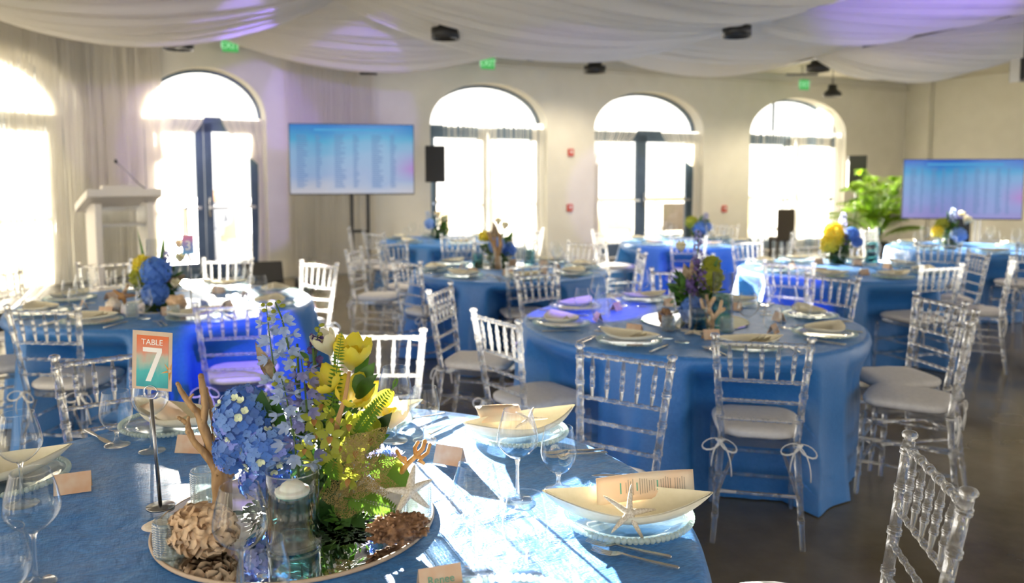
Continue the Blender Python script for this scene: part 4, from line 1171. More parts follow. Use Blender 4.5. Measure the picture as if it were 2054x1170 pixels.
def card_art(name, stops):
    m_ = mat(name, rough=.7); n, L, b = nodes(m_); tc = N(m_, 'ShaderNodeTexCoord'); sx = N(m_, 'ShaderNodeSeparateXYZ'); L.new(tc.outputs['Generated'], sx.inputs[0])
    no = N(m_, 'ShaderNodeTexNoise', Scale=2.6, Detail=2.0); L.new(tc.outputs['Generated'], no.inputs['Vector'])
    a = N(m_, 'ShaderNodeMath', operation='MULTIPLY_ADD'); a.inputs[1].default_value = .55; L.new(no.outputs['Fac'], a.inputs[0]); L.new(sx.outputs['Z'], a.inputs[2])
    a2 = N(m_, 'ShaderNodeMath', operation='SUBTRACT'); a2.inputs[1].default_value = .27; L.new(a.outputs[0], a2.inputs[0])
    r = ramp(m_, stops); L.new(a2.outputs[0], r.inputs[0]); L.new(r.outputs[0], b.inputs['Base Color']); return m_
m = MB(); m.box((0, .0006, 0), (cw, .0010, chh)); m.build('card', M['beige'], cd, smooth=False)
m = MB(); m.box((.001, -.0002, -.002), (cw * .80, .0006, chh * .88)); m.build('printed_panel', card_art('sunset_print', [(0, (.03, .30, .34)), (.32, (.06, .42, .42)), (.50, (.38, .46, .38)), (.68, (.62, .24, .16)), (1, (.66, .15, .05))]), cd, smooth=False)
text('TABLE', .0200, M['lettering'], cd, (0, -.0010, .046), (PI / 2, 0, 0)); 
m = MB()
for poly in ([(-.024, .033), (.026, .033), (.026, .022), (-.024, .022)], [(.026, .0225), (.013, .0225), (-.016, -.052), (-.002, -.052)]):
    m.add([(x, -.0009, z) for x, z in poly], [(0, 1, 2, 3)])
m.build('numeral_seven', M['lettering'], cd, smooth=False)
m = MB()
for k in range(5):
    a = 2.2 + k * 1.2566; m.add([(.046 + .005 * math.cos(a + .6), -.0011, -.022 + .005 * math.sin(a + .6)), (.046 + .024 * math.cos(a), -.0011, -.022 + .024 * math.sin(a)), (.046 + .005 * math.cos(a - .6), -.0011, -.022 + .005 * math.sin(a - .6))], [(0, 1, 2)])
m.v = [(min(x, .0515), y, z) for x, y, z in m.v]
m.build('printed_starfish', M['orangecoral'], cd, smooth=False)
# cylinder vase with water and a floating candle
pv = on(590, 1092, ZM); vz = thing('cylinder_vase', 'clear cylinder vase of teal water with a floating candle before the flowers', 'vase', (pv.x, pv.y, ZM)); VR, VH = .058, .172
m = MB(); m.lathe([(0, .001), (VR, .001), (VR, VH), (VR - .0015, VH + .001), (VR - .003, VH), (VR - .003, .012), (0, .010)], 56); m.build('glass_wall', M['bowl'], vz)
m = MB(); m.tube([(VR * math.cos(a), VR * math.sin(a), VH) for a in [2 * PI * i / 48 for i in range(49)]], .0016, 6); m.build('rim', M['glass'], vz)
m = MB(); m.tube([(VR * math.cos(a), VR * math.sin(a), .008) for a in [2 * PI * i / 48 for i in range(49)]], .003, 6); m.build('base_ring', M['glass'], vz)
m = MB(); m.lathe([(0, .013), (VR - .004, .013), (VR - .004, .120), (0, .120)], 48); m.build('water', M['water'], vz)
fc = thing('floating_candle', 'white floating candle in the cylinder vase', 'candle', (pv.x, pv.y - .004, ZM + .108))
m = MB(); m.lathe([(0, 0), (.022, .001), (.036, .010), (.0385, .018), (.0375, .0215), (.029, .0225), (.028, .026), (.024, .033), (.014, .040), (0, .042)], 36); m.build('wax', M['candle'], fc)
m = MB(); m.tube([(0, 0, .041), (.0005, 0, .050)], .001, 6); m.build('wick', M['tie'], fc)
# the flower arrangement itself
FY = 1.90
pf = V((at(640, 1040, FY + .02).x, FY + .03, ZM)); fa = thing('flower_arrangement', 'tall arrangement of blue hydrangea, pale delphinium, yellow blooms and ferns on the mirror', 'flowers', pf)
L_ = lambda x, y, Y=FY: at(x, y, Y) - pf
m = MB(); m.lathe([(0, 0), (.060, 0), (.068, .05), (.062, .075), (0, .075)], 24); m.build('pot', M['darkleaf'], fa)
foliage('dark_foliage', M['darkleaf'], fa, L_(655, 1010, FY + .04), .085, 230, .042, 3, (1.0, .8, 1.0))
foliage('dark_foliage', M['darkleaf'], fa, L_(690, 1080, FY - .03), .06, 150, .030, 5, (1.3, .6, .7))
foliage('dark_foliage', M['darkleaf'], fa, L_(650, 880, FY + .06), .080, 220, .045, 18, (1.2, .5, 1.2))  # extra filler added behind the blooms to block the backlight
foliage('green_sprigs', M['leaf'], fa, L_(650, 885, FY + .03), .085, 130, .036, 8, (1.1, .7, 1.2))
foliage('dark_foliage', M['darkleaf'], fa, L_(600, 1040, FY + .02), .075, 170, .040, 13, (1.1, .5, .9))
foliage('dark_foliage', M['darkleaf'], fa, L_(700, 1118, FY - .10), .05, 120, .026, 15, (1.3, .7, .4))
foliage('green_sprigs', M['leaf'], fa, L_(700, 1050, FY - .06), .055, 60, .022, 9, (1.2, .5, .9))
hydrangea(fa, L_(488, 838, FY - .02), .066, 135, ['h1', 'h1', 'h4', 'h2', 'h3', 'h2', 'he'], (1.0, .9, 1.1))
hydrangea(fa, L_(470, 905, FY - .03), .052, 85, ['h1', 'h1', 'h3', 'h4'], (.9, .8, 1.0))
hydrangea(fa, L_(540, 905, FY - .05), .060, 110, ['h1', 'h2', 'h1', 'h2', 'he', 'h3', 'h4'], (1.05, .8, .95))
hydrangea(fa, L_(560, 985, FY + .00), .050, 55, ['h1', 'h3', 'h3'], (.9, .8, 1.0))
hydrangea(fa, L_(520, 965, FY - .01), .046, 60, ['h3', 'h1', 'h4'], (1, .8, .9))
foliage('dark_foliage', M['darkleaf'], fa, L_(535, 1030, FY + .02), .055, 130, .034, 23, (1.0, .5, 1.2))  # dark filler added by the vase to stop sunlight showing through it
hydrangea(fa, L_(772, 935, FY + .07), .040, 40, ['h2', 'd2', 'h2'], (1, .8, .9))
stalk(fa, 'delphinium', [L_(620, 940), L_(606, 830), L_(590, 740), L_(577, 690), L_(566, 640), L_(552, 606)], .0042, 'd1', (24, .030, .18))
stalk(fa, 'delphinium', [L_(560, 900, FY - .02), L_(556, 800, FY - .03), L_(548, 730, FY - .02), L_(540, 670, FY - .02), L_(534, 612, FY - .02)], .0026, 'd1', (13, .026, .30))
stalk(fa, 'delphinium', [L_(630, 960), L_(618, 860, FY - .05), L_(612, 780, FY - .03), L_(604, 720, FY - .03)], .0036, 'd2', (26, .038, .12))
stalk(fa, 'delphinium', [L_(640, 900), L_(632, 780, FY + .02), L_(634, 700, FY + .02), L_(640, 655, FY + .02)], .0030, 'p', (22, .017, .20))
stalk(fa, 'delphinium', [L_(600, 960, FY - .07), L_(590, 880, FY - .08), L_(575, 800, FY - .06), L_(565, 760, FY - .05)], .0030, 'd1', (20, .034, .1))
m = MB()
for a, b in (((640, 960), (628, 700)), ((660, 960), (672, 700)), ((600, 940), (596, 690)), ((690, 960), (735, 770))): m.tube([L_(*a), L_((a[0] + b[0]) / 2 + 4, (a[1] + b[1]) / 2), L_(*b)], .0030, 6)
m.build('bare_stems', M['stem'], fa)
cup_flower(fa, 'tulip_bloom', L_(703, 742, FY + .03), .056, (.15, -.22, 1), M['yellow'], 6, .78, 2)
cup_flower(fa, 'tulip_bloom', L_(664, 712, FY + .02), .044, (-.35, -.35, 1), M['cream'], 5, .60, 2)
cup_flower(fa, 'tulip_bloom', L_(668, 785, FY - .01), .042, (-.3, -.5, .8), M['yellow'], 6, .9)
cup_flower(fa, 'tulip_bloom', L_(704, 806, FY), .046, (.3, -.6, .7), M['yellow'], 6, .95)
cup_flower(fa, 'tulip_bloom', L_(735, 825, FY + .03), .046, (.6, -.3, .6), M['yellow'], 5, .95)
cup_flower(fa, 'tulip_bloom', L_(722, 858, FY - .01), .040, (.3, -.8, .3), M['lime'], 5, .95)
cup_flower(fa, 'rose_bloom', L_(784, 858, FY + .06), .048, (.25, -.25, 1), M['cream'], 6, .66, 3)
for (x, y, r, dy) in ((672, 925, .038, -.07), (715, 905, .036, -.08), (630, 840, .034, -.05), (700, 960, .034, -.09), (662, 875, .036, -.08), (742, 878, .034, -.04), (700, 850, .034, -.05), (648, 810, .028, -.03), (690, 895, .036, -.06), (640, 868, .028, -.06), (655, 915, .030, -.05), (612, 900, .028, -.08), (668, 838, .028, -.04), (625, 930, .026, -.04)): orchid(fa, L_(x, y, FY + dy), r, (RND.uniform(-.4, .4), -1, RND.uniform(-.1, .5)))
fern(fa, [L_(655, 880, FY - .03), L_(668, 800, FY - .04), L_(678, 720, FY - .04), L_(686, 664, FY - .03)], .020, 26)
fern(fa, [L_(690, 905, FY - .05), L_(720, 860, FY - .06), L_(755, 815, FY - .06), L_(792, 775, FY - .05)], .026, 24, True)
fern(fa, [L_(690, 1000, FY - .10), L_(730, 1005, FY - .12), L_(770, 1015, FY - .12), L_(806, 1026, FY - .11)], .030, 18)
fern(fa, [L_(700, 960, FY - .06), L_(730, 935, FY - .08), L_(770, 925, FY - .08), L_(800, 920, FY - .05)], .026, 16)
fern(fa, [L_(640, 1000, FY - .02), L_(660, 960, FY - .09), L_(672, 920, FY - .10)], .030, 14)
def leafpart(a, b, w, matl='leaf', up=(0, -.8, .5), name='leaf', **k):
    m = MB(); leaf(m, a, b, w, up, **k); return m.build(name, M[matl], fa)
leafpart(L_(535, 880, FY - .0), L_(520, 792, FY - .07), .060, 'darkleaf'); leafpart(L_(560, 870), L_(545, 800, FY - .06), .050, 'leaf'); leafpart(L_(515, 845), L_(580, 905, FY - .09), .045)
leafpart(L_(712, 790), L_(748, 728, FY), .046); leafpart(L_(715, 792), L_(752, 752, FY - .03), .032); leafpart(L_(712, 797), L_(748, 770, FY - .04), .030); leafpart(L_(715, 775), L_(738, 690, FY + .04), .030)
leafpart(L_(735, 900), L_(778, 832, FY - .05), .050, 'darkleaf'); leafpart(L_(720, 905), L_(772, 872, FY - .07), .040); leafpart(L_(745, 930, FY - .03), L_(838, 985, FY - .05), .085, 'fern', up=(0, -.5, .9)); leafpart(L_(740, 950), L_(800, 930, FY - .02), .050)
leafpart(L_(700, 960), L_(690, 1090, FY - .10), .030, 'leaf'); leafpart(L_(640, 840), L_(700, 812, FY - .08), .030); leafpart(L_(620, 720), L_(601, 705), .012); leafpart(L_(700, 1010), L_(730, 1070, FY - .1), .036, 'darkleaf')
leafpart(L_(548, 765), L_(512, 690, FY - .03), .026, 'brownleaf'); leafpart(L_(552, 762), L_(530, 712, FY - .05), .022, 'brownleaf')
for a, b, w in (((690, 960), (768, 858), .085), ((680, 985), (790, 915), .095), ((670, 1000), (740, 1010), .085), ((660, 960), (690, 1020), .07), ((690, 930), (735, 870), .07), ((700, 975), (800, 975), .07)):
    leafpart(L_(*a, FY - .08), L_(*b, FY - .11 + RND.uniform(-.02, .02)), w, 'lace', name='skeleton_leaf', wave=.03)
m = MB()
for k in range(3): m.tube([L_(665 + 4 * k, 900, FY - .04), L_(676 + 3 * k, 840, FY - .06), L_(690 + 2 * k, 800, FY - .06), L_(700 + k, 745, FY - .05)], .0030, 6)
m.build('raffia_twist', M['raffia'], fa)
m = MB()
def twig(pts, r): m.tube([L_(x, y, FY - .02) for x, y in pts], [r * (1 - .4 * i / len(pts)) for i in range(len(pts))], 7); m.ball(L_(*pts[-1], FY - .02), r * .8, 6, 4)
twig([(800, 955), (818, 930), (834, 915), (848, 900), (852, 886)], .0075); twig([(834, 915), (846, 918), (858, 908), (862, 893)], .006); twig([(818, 930), (805, 922), (796, 905)], .006); twig([(834, 915), (832, 898), (838, 888)], .0055); twig([(790, 925), (800, 918), (812, 920)], .006); twig([(840, 922), (850, 930)], .005)
m.build('coral_twig', M['orangecoral'], fa)


# ------------------------------------------------------------------ centrepieces of the tables behind
def bloom_cluster(parent, name, matl, c, r, n, seed, petals=5, fr=.4):
    """one many-petalled head, its florets in one mesh"""
    rnd = random.Random(seed); m = MB(); gr = PI * (3 - math.sqrt(5))
    for i in range(n):
        z = 1 - 1.8 * (i + .5) / n; rr = math.sqrt(max(0, 1 - z * z)); a = gr * i; d = V((rr * math.cos(a), rr * math.sin(a), z)); B = frame_from(d + V((rnd.uniform(-.3, .3),) * 3)); o = d * r
        for k in range(petals):
            t = 2 * PI * k / petals; p = V((math.cos(t), math.sin(t), .25)); leaf(m, o, o + B @ (p * r * fr), r * fr * .75, d, .1, .1, 3, .9)
    m.ball((0, 0, 0), r * .8, 12, 8); return m.build(name, matl, parent, loc=c)
def centrepiece(q, zt, label, parts, h=.42, extras=()):
    root = thing('flower_arrangement', label, 'flowers', (q.x, q.y, Z0)); 
    m = MB(); m.lathe([(0, 0), (.075, 0), (.085, .08), (.078, .12), (0, .12)], 20); m.build('pot', M['darkleaf'], root)
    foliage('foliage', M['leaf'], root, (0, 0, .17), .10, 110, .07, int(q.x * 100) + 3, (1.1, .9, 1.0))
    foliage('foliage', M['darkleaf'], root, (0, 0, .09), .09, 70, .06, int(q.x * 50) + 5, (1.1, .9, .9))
    for i, (kind, x, y, z, r) in enumerate(parts):
        if kind == 'hyd': bloom_cluster(root, 'hydrangea_bloom', M['hyd1'], (x, y, z), r, 42, i, 4)
        elif kind == 'hydp': bloom_cluster(root, 'hydrangea_bloom', M['hyd2'], (x, y, z), r, 42, i, 4)
        elif kind == 'yel': bloom_cluster(root, 'yellow_bloom', M['yellow'], (x, y, z), r, 26, i, 5, .6)
        elif kind == 'lime': bloom_cluster(root, 'orchid_bloom', M['lime'], (x, y, z), r, 22, i, 5, .7)
        elif kind == 'rose': cup_flower(root, 'rose_bloom', (x, y, z), r, (x * 2, -.5, 1), M['cream'], 6, .66, 3)
        elif kind in ('del', 'pur', 'lil'):
            m = MB(); m.tube([(x * .3, y * .3, .12), (x * .8, y, z * .7), (x, y, z)], .004, 6); rr = random.Random(i)
            o = m.build('delphinium', M['stem'], root); m = MB()
            for k in range(26):
                u = k / 26; c = V((x * .8, y, z * .6)).lerp(V((x, y, z)), u); a = k * 2.4; d = V((math.cos(a), math.sin(a), .3)); p = c + d * r * (1 - .6 * u)
                for e in range(4): t = e * PI / 2; B = frame_from(d); leaf(m, p, p + B @ (V((math.cos(t), math.sin(t), .3)) * .017), .014, d, .1, .1, 3)
            m.build('florets', M[{'del': 'delph', 'pur': 'purple', 'lil': 'delph2'}[kind]], o)['kind'] = 'stuff'
        elif kind == 'frond': 
            m = MB(); leaf(m, (x * .3, y * .3, .12), (x, y, z), r, (0, -1, .2), .05, .15, 8); m.build('leaf', M['leaf'], root)
        elif kind == 'brown':
            m = MB(); leaf(m, (x * .3, y * .3, .12), (x, y, z), r, (0, -1, .2), .05, .3, 8); m.build('leaf', M['brownleaf'], root)
    return root
def small_vase(p, r, h, label, candle=True):
    t = thing('cylinder_vase', label, 'vase', (p.x, p.y, Z0 + .002)); m = MB(); m.lathe([(0, .001), (r, .001), (r, h), (r - .002, h), (r - .003, .01), (0, .01)], 28); m.build('glass_wall', M['bowl'], t)
    m = MB(); m.lathe([(0, .012), (r - .004, .012), (r - .004, h * .6), (0, h * .6)], 24); m.build('water', M['water'], t)
def tray(q, where):
    t = tag(put('mirror_tray', None, None, (q.x, q.y, Z0)), f'round mirror tray under the flowers of the {where}', 'tray', 'mirror trays'); m = MB(); m.lathe([(0, .007), (.30, .007), (.305, .004), (.305, 0), (0, 0)], 48); m.build('mirror', M['mirror'], t, smooth=False)
c3 = on(316, 622, Z0) + V((-.06, .14, 0)); tray(c3, TABLES['T3'][2])
centrepiece(c3, 0, 'arrangement of two blue hydrangeas and yellow blooms on the number 3 table', [('hyd', .035, -.09, .235, .085), ('hyd', .04, -.12, .10, .075), ('yel', -.06, -.05, .27, .055), ('lime', -.02, -.03, .22, .07), ('lime', -.08, -.06, .20, .05), ('lil', .07, .02, .36, .03), ('pur', -.09, .0, .33, .02), ('frond', .04, .03, .46, .04), ('frond', -.13, .02, .50, .02), ('rose', .15, .0, .28, .045), ('rose', .13, .05, .37, .04), ('rose', .15, -.08, .13, .04), ('brown', .17, .03, .20, .08)])
small_vase(on(292, 615, Z0) + V((0, .16, 0)), .055, .42, 'tall clear cylinder vase behind the flowers of the number 3 table')
p = on(252, 622, Z0); sf = starfish(.085, .016, .012, 5, None, 8).build('starfish', M['brownstar'], None, loc=(p.x, p.y - .02, Z0 + .085)); sf.rotation_euler = (1.0, 0, .3); tag(sf, 'brown starfish propped up left of the flowers on the number 3 table', 'starfish')
p = on(228, 628, Z0); m = MB(); blob(m, (0, 0, .045), .05, 3, .3, 2.5, (.9, .8, .9), 24, 16); tag(m.build('conch_shell', M['shell'], None, loc=(p.x, p.y, Z0)), 'pale shell beside the brown starfish on the number 3 table', 'shell')
p = on(362, 622, Z0); m = MB(); blob(m, (0, 0, .05), .06, 5, .3, 2.5, (1.0, .8, .9), 28, 18); tag(m.build('coral_chunk', M['coral'], None, loc=(p.x, p.y - .05, Z0)), 'tan coral right of the flowers on the number 3 table', 'coral')
for q, l in (((265, 634), 'hobnail votive holder before the brown starfish on the number 3 table'), ((348, 640), 'hobnail votive holder right of the lower hydrangea on the number 3 table')): p = on(*q, Z0); tag(put('votive_holder', VOT, None, (p.x, p.y, Z0)), l, 'candle holder')
# number 3 stand
p = on(384, 615, Z0); st = thing('table_number_stand', 'thin steel stand carrying the number 3 card', 'card stand', (p.x, p.y, Z0)); h = at(377, 415, p.y).z - Z0
m = MB(); m.tube([(0, 0, 0), (-.008, 0, h)], .004, 8); m.lathe([(0, 0), (.035, 0), (.035, .004), (0, .006)], 20); m.build('rod', M['gunmetal'], st)
cp_ = at(377, 491, p.y - .007); cd = thing('table_number_card', 'small pink and blue card with a white 3 on the left table', 'card', cp_, .15); m = MB(); m.box((0, 0, 0), (.072, .002, .125)); m.build('card', card_art('pink_blue_print', [(0, (.10, .35, .62)), (.45, (.25, .30, .62)), (.8, (.58, .22, .42)), (1, (.62, .25, .38))]), cd, smooth=False)
text('3', .085, M['lettering'], cd, (0, -.0016, -.008), (PI / 2, 0, 0))
c2 = on(1392, 652, Z0) + V((.03, .12, 0)); tray(c2, TABLES['T2'][2])
centrepiece(c2, 0, 'arrangement of blue hydrangea, lime orchids and purple spires on the table right of centre', [('hyd', -.03, -.12, .08, .075), ('lime', .08, -.03, .26, .06), ('yel', .09, .0, .22, .05), ('lime', .10, .04, .32, .045), ('rose', -.08, .02, .40, .04), ('pur', .0, .0, .36, .035), ('pur', .03, -.06, .30, .04), ('pur', -.04, -.05, .24, .04), ('lil', .02, .03, .52, .03), ('brown', -.07, -.02, .34, .07), ('brown', -.03, -.03, .36, .06), ('frond', -.16, .0, .22, .07), ('frond', .12, -.05, .38, .04), ('frond', -.10, -.05, .30, .05)])
small_vase(on(1448, 655, Z0), .058, .30, 'square shouldered clear vase right of the flowers, table right of centre'); small_vase(on(1400, 665, Z0), .05, .20, 'clear cylinder vase before the blue hydrangea, table right of centre')
p = on(1422, 660, Z0); m = MB()
for pts in ([(0, 0, 0), (.005, 0, .08), (-.02, 0, .13), (-.03, 0, .19)], [(.003, 0, .06), (.04, 0, .11), (.05, 0, .16)], [(-.01, 0, .10), (-.05, .0, .13), (-.06, 0, .17)], [(.03, 0, .10), (.065, 0, .12)], [(0, 0, .03), (-.04, 0, .07)], [(-.02, 0, .13), (.01, 0, .18)]): m.tube(pts, [.013 - .002 * i for i in range(len(pts))], 8); m.ball(pts[-1], .009, 8, 5)
tag(m.build('coral_branch', M['coral'], None, loc=(p.x, p.y - .06, Z0)), 'pale tan branching coral before the flowers, table right of centre', 'coral')
p = on(1335, 655, Z0); m = MB(); blob(m, (0, 0, .05), .05, 6, .4, 4, (.8, .7, 1.0), 28, 18); tag(m.build('coral_chunk', M['browncoral'], None, loc=(p.x, p.y, Z0)), 'dark brown coral left of the flowers, table right of centre', 'coral')
for q, l in (((1338, 662), 'frosted votive holder before the dark coral, table right of centre'), ((1455, 664), 'teal tinted votive holder right of the branching coral')): p = on(*q, Z0); tag(put('votive_holder', VOT, None, (p.x, p.y - .03, Z0)), l, 'candle holder')
p = on(1390, 668, Z0); sf = starfish(.08, .012, .009, 5, None, 12).build('starfish', M['star'], None, loc=(p.x, p.y - .03, Z0 + .002)); tag(sf, 'pale starfish lying before the flowers, table right of centre', 'starfish')
c5 = on(1000, 530, Z0) + V((0, -.18, 0)); tray(c5, TABLES['T5'][2])
centrepiece(c5, 0, 'arrangement with brown driftwood and white roses on the middle table', [('hydp', -.01, -.10, .20, .07), ('hyd', .10, -.04, .16, .06), ('rose', .06, .0, .34, .05), ('rose', .0, .05, .38, .045), ('yel', -.13, -.02, .28, .045), ('frond', .14, .0, .34, .06), ('frond', -.17, .0, .20, .07), ('brown', -.04, -.02, .42, .09), ('brown', -.08, -.04, .34, .07)])
p = on(1000, 540, Z0); m = MB(); m.tube([(0, 0, 0), (-.01, 0, .12), (-.04, 0, .22), (-.10, 0, .34)], [.03, .026, .02, .010], 8); m.tube([(-.01, 0, .12), (.02, 0, .22), (.01, 0, .33)], [.025, .02, .010], 8); m.tube([(-.03, 0, .18), (-.03, 0, .30)], [.015, .008], 8)
tag(m.build('driftwood_branch', M['wood'], None, loc=(p.x, p.y - .04, Z0)), 'golden driftwood branch before the flowers of the middle table', 'driftwood')
small_vase(on(958, 535, Z0), .055, .20, 'clear cylinder vase left of the flowers of the middle table'); small_vase(on(1062, 533, Z0), .055, .24, 'clear cylinder vase right of the flowers of the middle table')
c6 = on(882, 479, Z0); centrepiece(c6, 0, 'small blue and white arrangement on the far table by the loudspeaker', [('hydp', -.12, -.05, .20, .07), ('del', -.16, 0, .36, .05), ('rose', -.02, -.05, .28, .06), ('rose', .06, 0, .22, .06), ('frond', .10, 0, .34, .08)])
c8 = on(1402, 480, Z0); centrepiece(c8, 0, 'low blue and lime arrangement on the far table at the third arched door', [('hyd', .0, -.06, .14, .09), ('lime', -.10, 0, .22, .07), ('lil', .09, 0, .34, .05), ('hyd', .10, -.02, .16, .06)])
c9 = on(1678, 528, Z0); centrepiece(c9, 0, 'arrangement with bright yellow blooms on the table before the fourth arched door', [('yel', -.06, -.05, .30, .08), ('yel', -.09, -.05, .19, .075), ('yel', .0, -.03, .22, .05), ('pur', .05, -.03, .28, .05), ('lil', .06, .02, .48, .045), ('hyd', .14, 0, .28, .06), ('hyd', .20, .02, .20, .05), ('frond', .16, 0, .36, .07), ('brown', -.10, -.06, .12, .08)])
small_vase(on(1748, 530, Z0), .06, .34, 'tall clear cylinder vase right of the yellow blooms')
c10 = on(1905, 499, Z0); centrepiece(c10, 0, 'arrangement of pale blue spires and white roses under the small screen', [('del', .02, 0, .46, .05), ('yel', -.16, -.03, .20, .06), ('lime', -.10, 0, .28, .06), ('rose', .14, -.03, .28, .07), ('rose', .10, 0, .36, .05), ('frond', -.04, 0, .44, .05), ('hydp', .05, -.08, .16, .08)])


# ------------------------------------------------------------------ screens, loudspeakers, lectern, plant, fittings
def screen_mat(name, mir=False, st=1.0):
    m_ = bpy.data.materials.new(name); m_.use_nodes = True; n, L, b = nodes(m_)
    tc = N(m_, 'ShaderNodeTexCoord'); sx = N(m_, 'ShaderNodeSeparateXYZ'); L.new(tc.outputs['Generated'], sx.inputs[0])
    no = N(m_, 'ShaderNodeTexNoise', Scale=2.2, Detail=2.0); L.new(tc.outputs['Generated'], no.inputs['Vector'])
    a = N(m_, 'ShaderNodeMath', operation='MULTIPLY_ADD'); a.inputs[1].default_value = .5; L.new(no.outputs['Fac'], a.inputs[0]); L.new(sx.outputs['Z'], a.inputs[2])
    s_ = N(m_, 'ShaderNodeMath', operation='SUBTRACT'); s_.inputs[1].default_value = .25; L.new(a.outputs[0], s_.inputs[0])
    r = ramp(m_, [(0, (.55, .55, .62)), (.25, (.30, .42, .66)), (.55, (.24, .44, .68)), (.75, (.07, .40, .66)), (1, (.02, .22, .62))] if not mir else [(0, (.28, .25, .62)), (.3, (.24, .33, .70)), (.6, (.16, .38, .70)), (.78, (.03, .34, .66)), (1, (.005, .12, .60))])
    L.new(s_.outputs[0], r.inputs[0])
    rx = ramp(m_, [(.80, (0, 0, 0)), (1.0, (1, 1, 1))]); L.new(sx.outputs['X'], rx.inputs[0])
    rz_ = ramp(m_, [(.15, (0, 0, 0)), (.35, (1, 1, 1)), (.65, (0, 0, 0))]); L.new(sx.outputs['Z'], rz_.inputs[0])
    mu = N(m_, 'ShaderNodeMath', operation='MULTIPLY'); L.new(rx.outputs[0], mu.inputs[0]); L.new(rz_.outputs[0], mu.inputs[1])
    mx = N(m_, 'ShaderNodeMix', data_type='RGBA'); L.new(mu.outputs[0], mx.inputs['Factor']); L.new(r.outputs[0], mx.inputs['A']); mx.inputs['B'].default_value = (.42, .20, .60, 1)
    L.new(mx.outputs['Result'], b.inputs['Emission Color']); b.inputs['Emission Strength'].default_value = st * .82
    b.inputs['Base Color'].default_value = (.01, .01, .01, 1); b.inputs['Roughness'].default_value = .12; return m_
def tv(c, w, h, rz, label, stand, mir, cols):
    """c: middle of the panel; built facing -y"""
    t = thing('display_screen', label, 'screen', (c.x, c.y, 0), rz)
    m = MB(); m.box((0, .03, c.z), (w, .05, h)); weighted(m.build('housing', M['black'], t, smooth=False), .006)
    m = MB(); m.box((0, .002, c.z + .004), (w - .022, .004, h - .026)); m.build('panel', screen_mat(label[:12], mir), t, smooth=False)
    m = MB(); r_ = random.Random(5)
    for k in range(cols):
        x0 = -w / 2 + .10 + (w - .18) * k / cols; ww = (w - .18) / cols * (.62 if k % 2 == 0 else .34)
        for j in range(26):
            z = c.z + h * .33 - j * h * .029; e = ww * r_.uniform(.55, 1); m.add([(x0, -.0015, z), (x0 + e, -.0015, z), (x0 + e, -.0015, z + h * .0125), (x0, -.0015, z + h * .0125)], [(0, 1, 2, 3)])
    o = m.build('guest_list_lines', emit('list_ink', (.16, .27, .50), .9), t, smooth=False); o['kind'] = 'stuff'
    m = MB(); m.add([(-w * .30, -.0015, c.z + h * .40), (w * .33, -.0015, c.z + h * .40), (w * .33, -.0015, c.z + h * .43), (-w * .30, -.0015, c.z + h * .43)], [(0, 1, 2, 3)]); m.build('heading_line', emit('heading_ink', (.10, .42, .72), .9), t, smooth=False)
    stand(t, c)
def stand_h(t, c):
    for x in (-.02, .20):
        m = MB(); m.box((x, .09, (c.z + .1) / 2), (.05, .04, c.z + .1)); m.build('upright', M['black'], t, smooth=False)
    m = MB(); m.box((.09, .09, .80), (.22, .03, .04)); m.build('crossbar', M['black'], t, smooth=False)
    for x in (-.02, .20):
        m = MB(); m.box((x, .09, .025), (.06, .70, .05)); m.build('foot', M['black'], t, smooth=False)
def stand_box(t, c):
    m = MB(); m.box((-.05, .12, .60), (.40, .10, 1.2)); m.build('cabinet', M['black'], t, smooth=False)
    for x in (.22, .28):
        m = MB(); m.box((x, .10, .6), (.03, .05, 1.2)); m.build('upright', M['steel'], t, smooth=False)
    m = MB(); m.box((.05, .12, .02), (.8, .5, .04)); m.build('foot', M['black'], t, smooth=False)
tv(at(707, 320, 11.2), 1.70, .975, .18, 'large blue screen on a two post stand, left of the loudspeaker pole', stand_h, False, 6)
tv(at(1930, 380, 11.7), 1.60, .875, -.22, 'smaller blue guest list screen at far right beside the palm', stand_box, True, 10)
def speaker(c, w, h, d, rz, label, pole=True):
    t = thing('loudspeaker', label, 'speaker', (c.x, c.y, 0), rz)
    m = MB(); m.box((0, d / 2, c.z), (w, d, h)); weighted(m.build('cabinet', M['black'], t, smooth=False), .012)
    m = MB(); m.box((0, -.004, c.z), (w - .03, .012, h - .04)); m.build('grille', M['blackmesh'], t, smooth=False)
    if pole:
        m = MB(); m.tube([(0, d / 2, .45), (0, d / 2, c.z - h / 2)], .018, 10); m.build('pole', M['black'], t)
        for k in range(3):
            a = k * 2.094 + .5; m = MB(); m.tube([(0, d / 2, .62), (.45 * math.cos(a), d / 2 + .45 * math.sin(a), .012)], .012, 8); m.build('leg', M['black'], t)
speaker(at(873, 329, 12.6), .31, .57, .30, .1, 'black loudspeaker on a tripod pole left of the second arched door')
speaker(at(1720, 345, 15.2), .32, .62, .30, -.3, 'black loudspeaker behind the palm on the right')
# lectern
pl = on(250, 600, .0); lec = thing('lectern', 'white lectern with clear front panel and sloping top in the left corner', 'lectern', (-4.54, 9.42, .0), math.radians(42))
m = MB(); m.box((0, .12, .09), (1.5, 1.3, .18)); 
stg = tag(m.build('low_stage', M['black'], None, smooth=False, loc=(-5.25, 9.5, 0), rz=math.radians(65)), 'low black stage platform under the lectern before the left curtain', 'stage')
stg.scale = (2.0, 1.15, 1.0)
def lb(c, d, n, mm='white', par=None): 
    m = MB(); m.box(c, d); return weighted(m.build(n, M[mm], par or lec, smooth=False), .006)
lb((-.285, .0, .72), (.07, .07, 1.08), 'post'); lb((.285, .0, .72), (.07, .07, 1.08), 'post'); lb((-.285, .22, .72), (.05, .38, 1.08), 'side_panel'); lb((.285, .22, .72), (.05, .38, 1.08), 'side_panel'); lb((0, .20, .21), (.68, .50, .05), 'base')
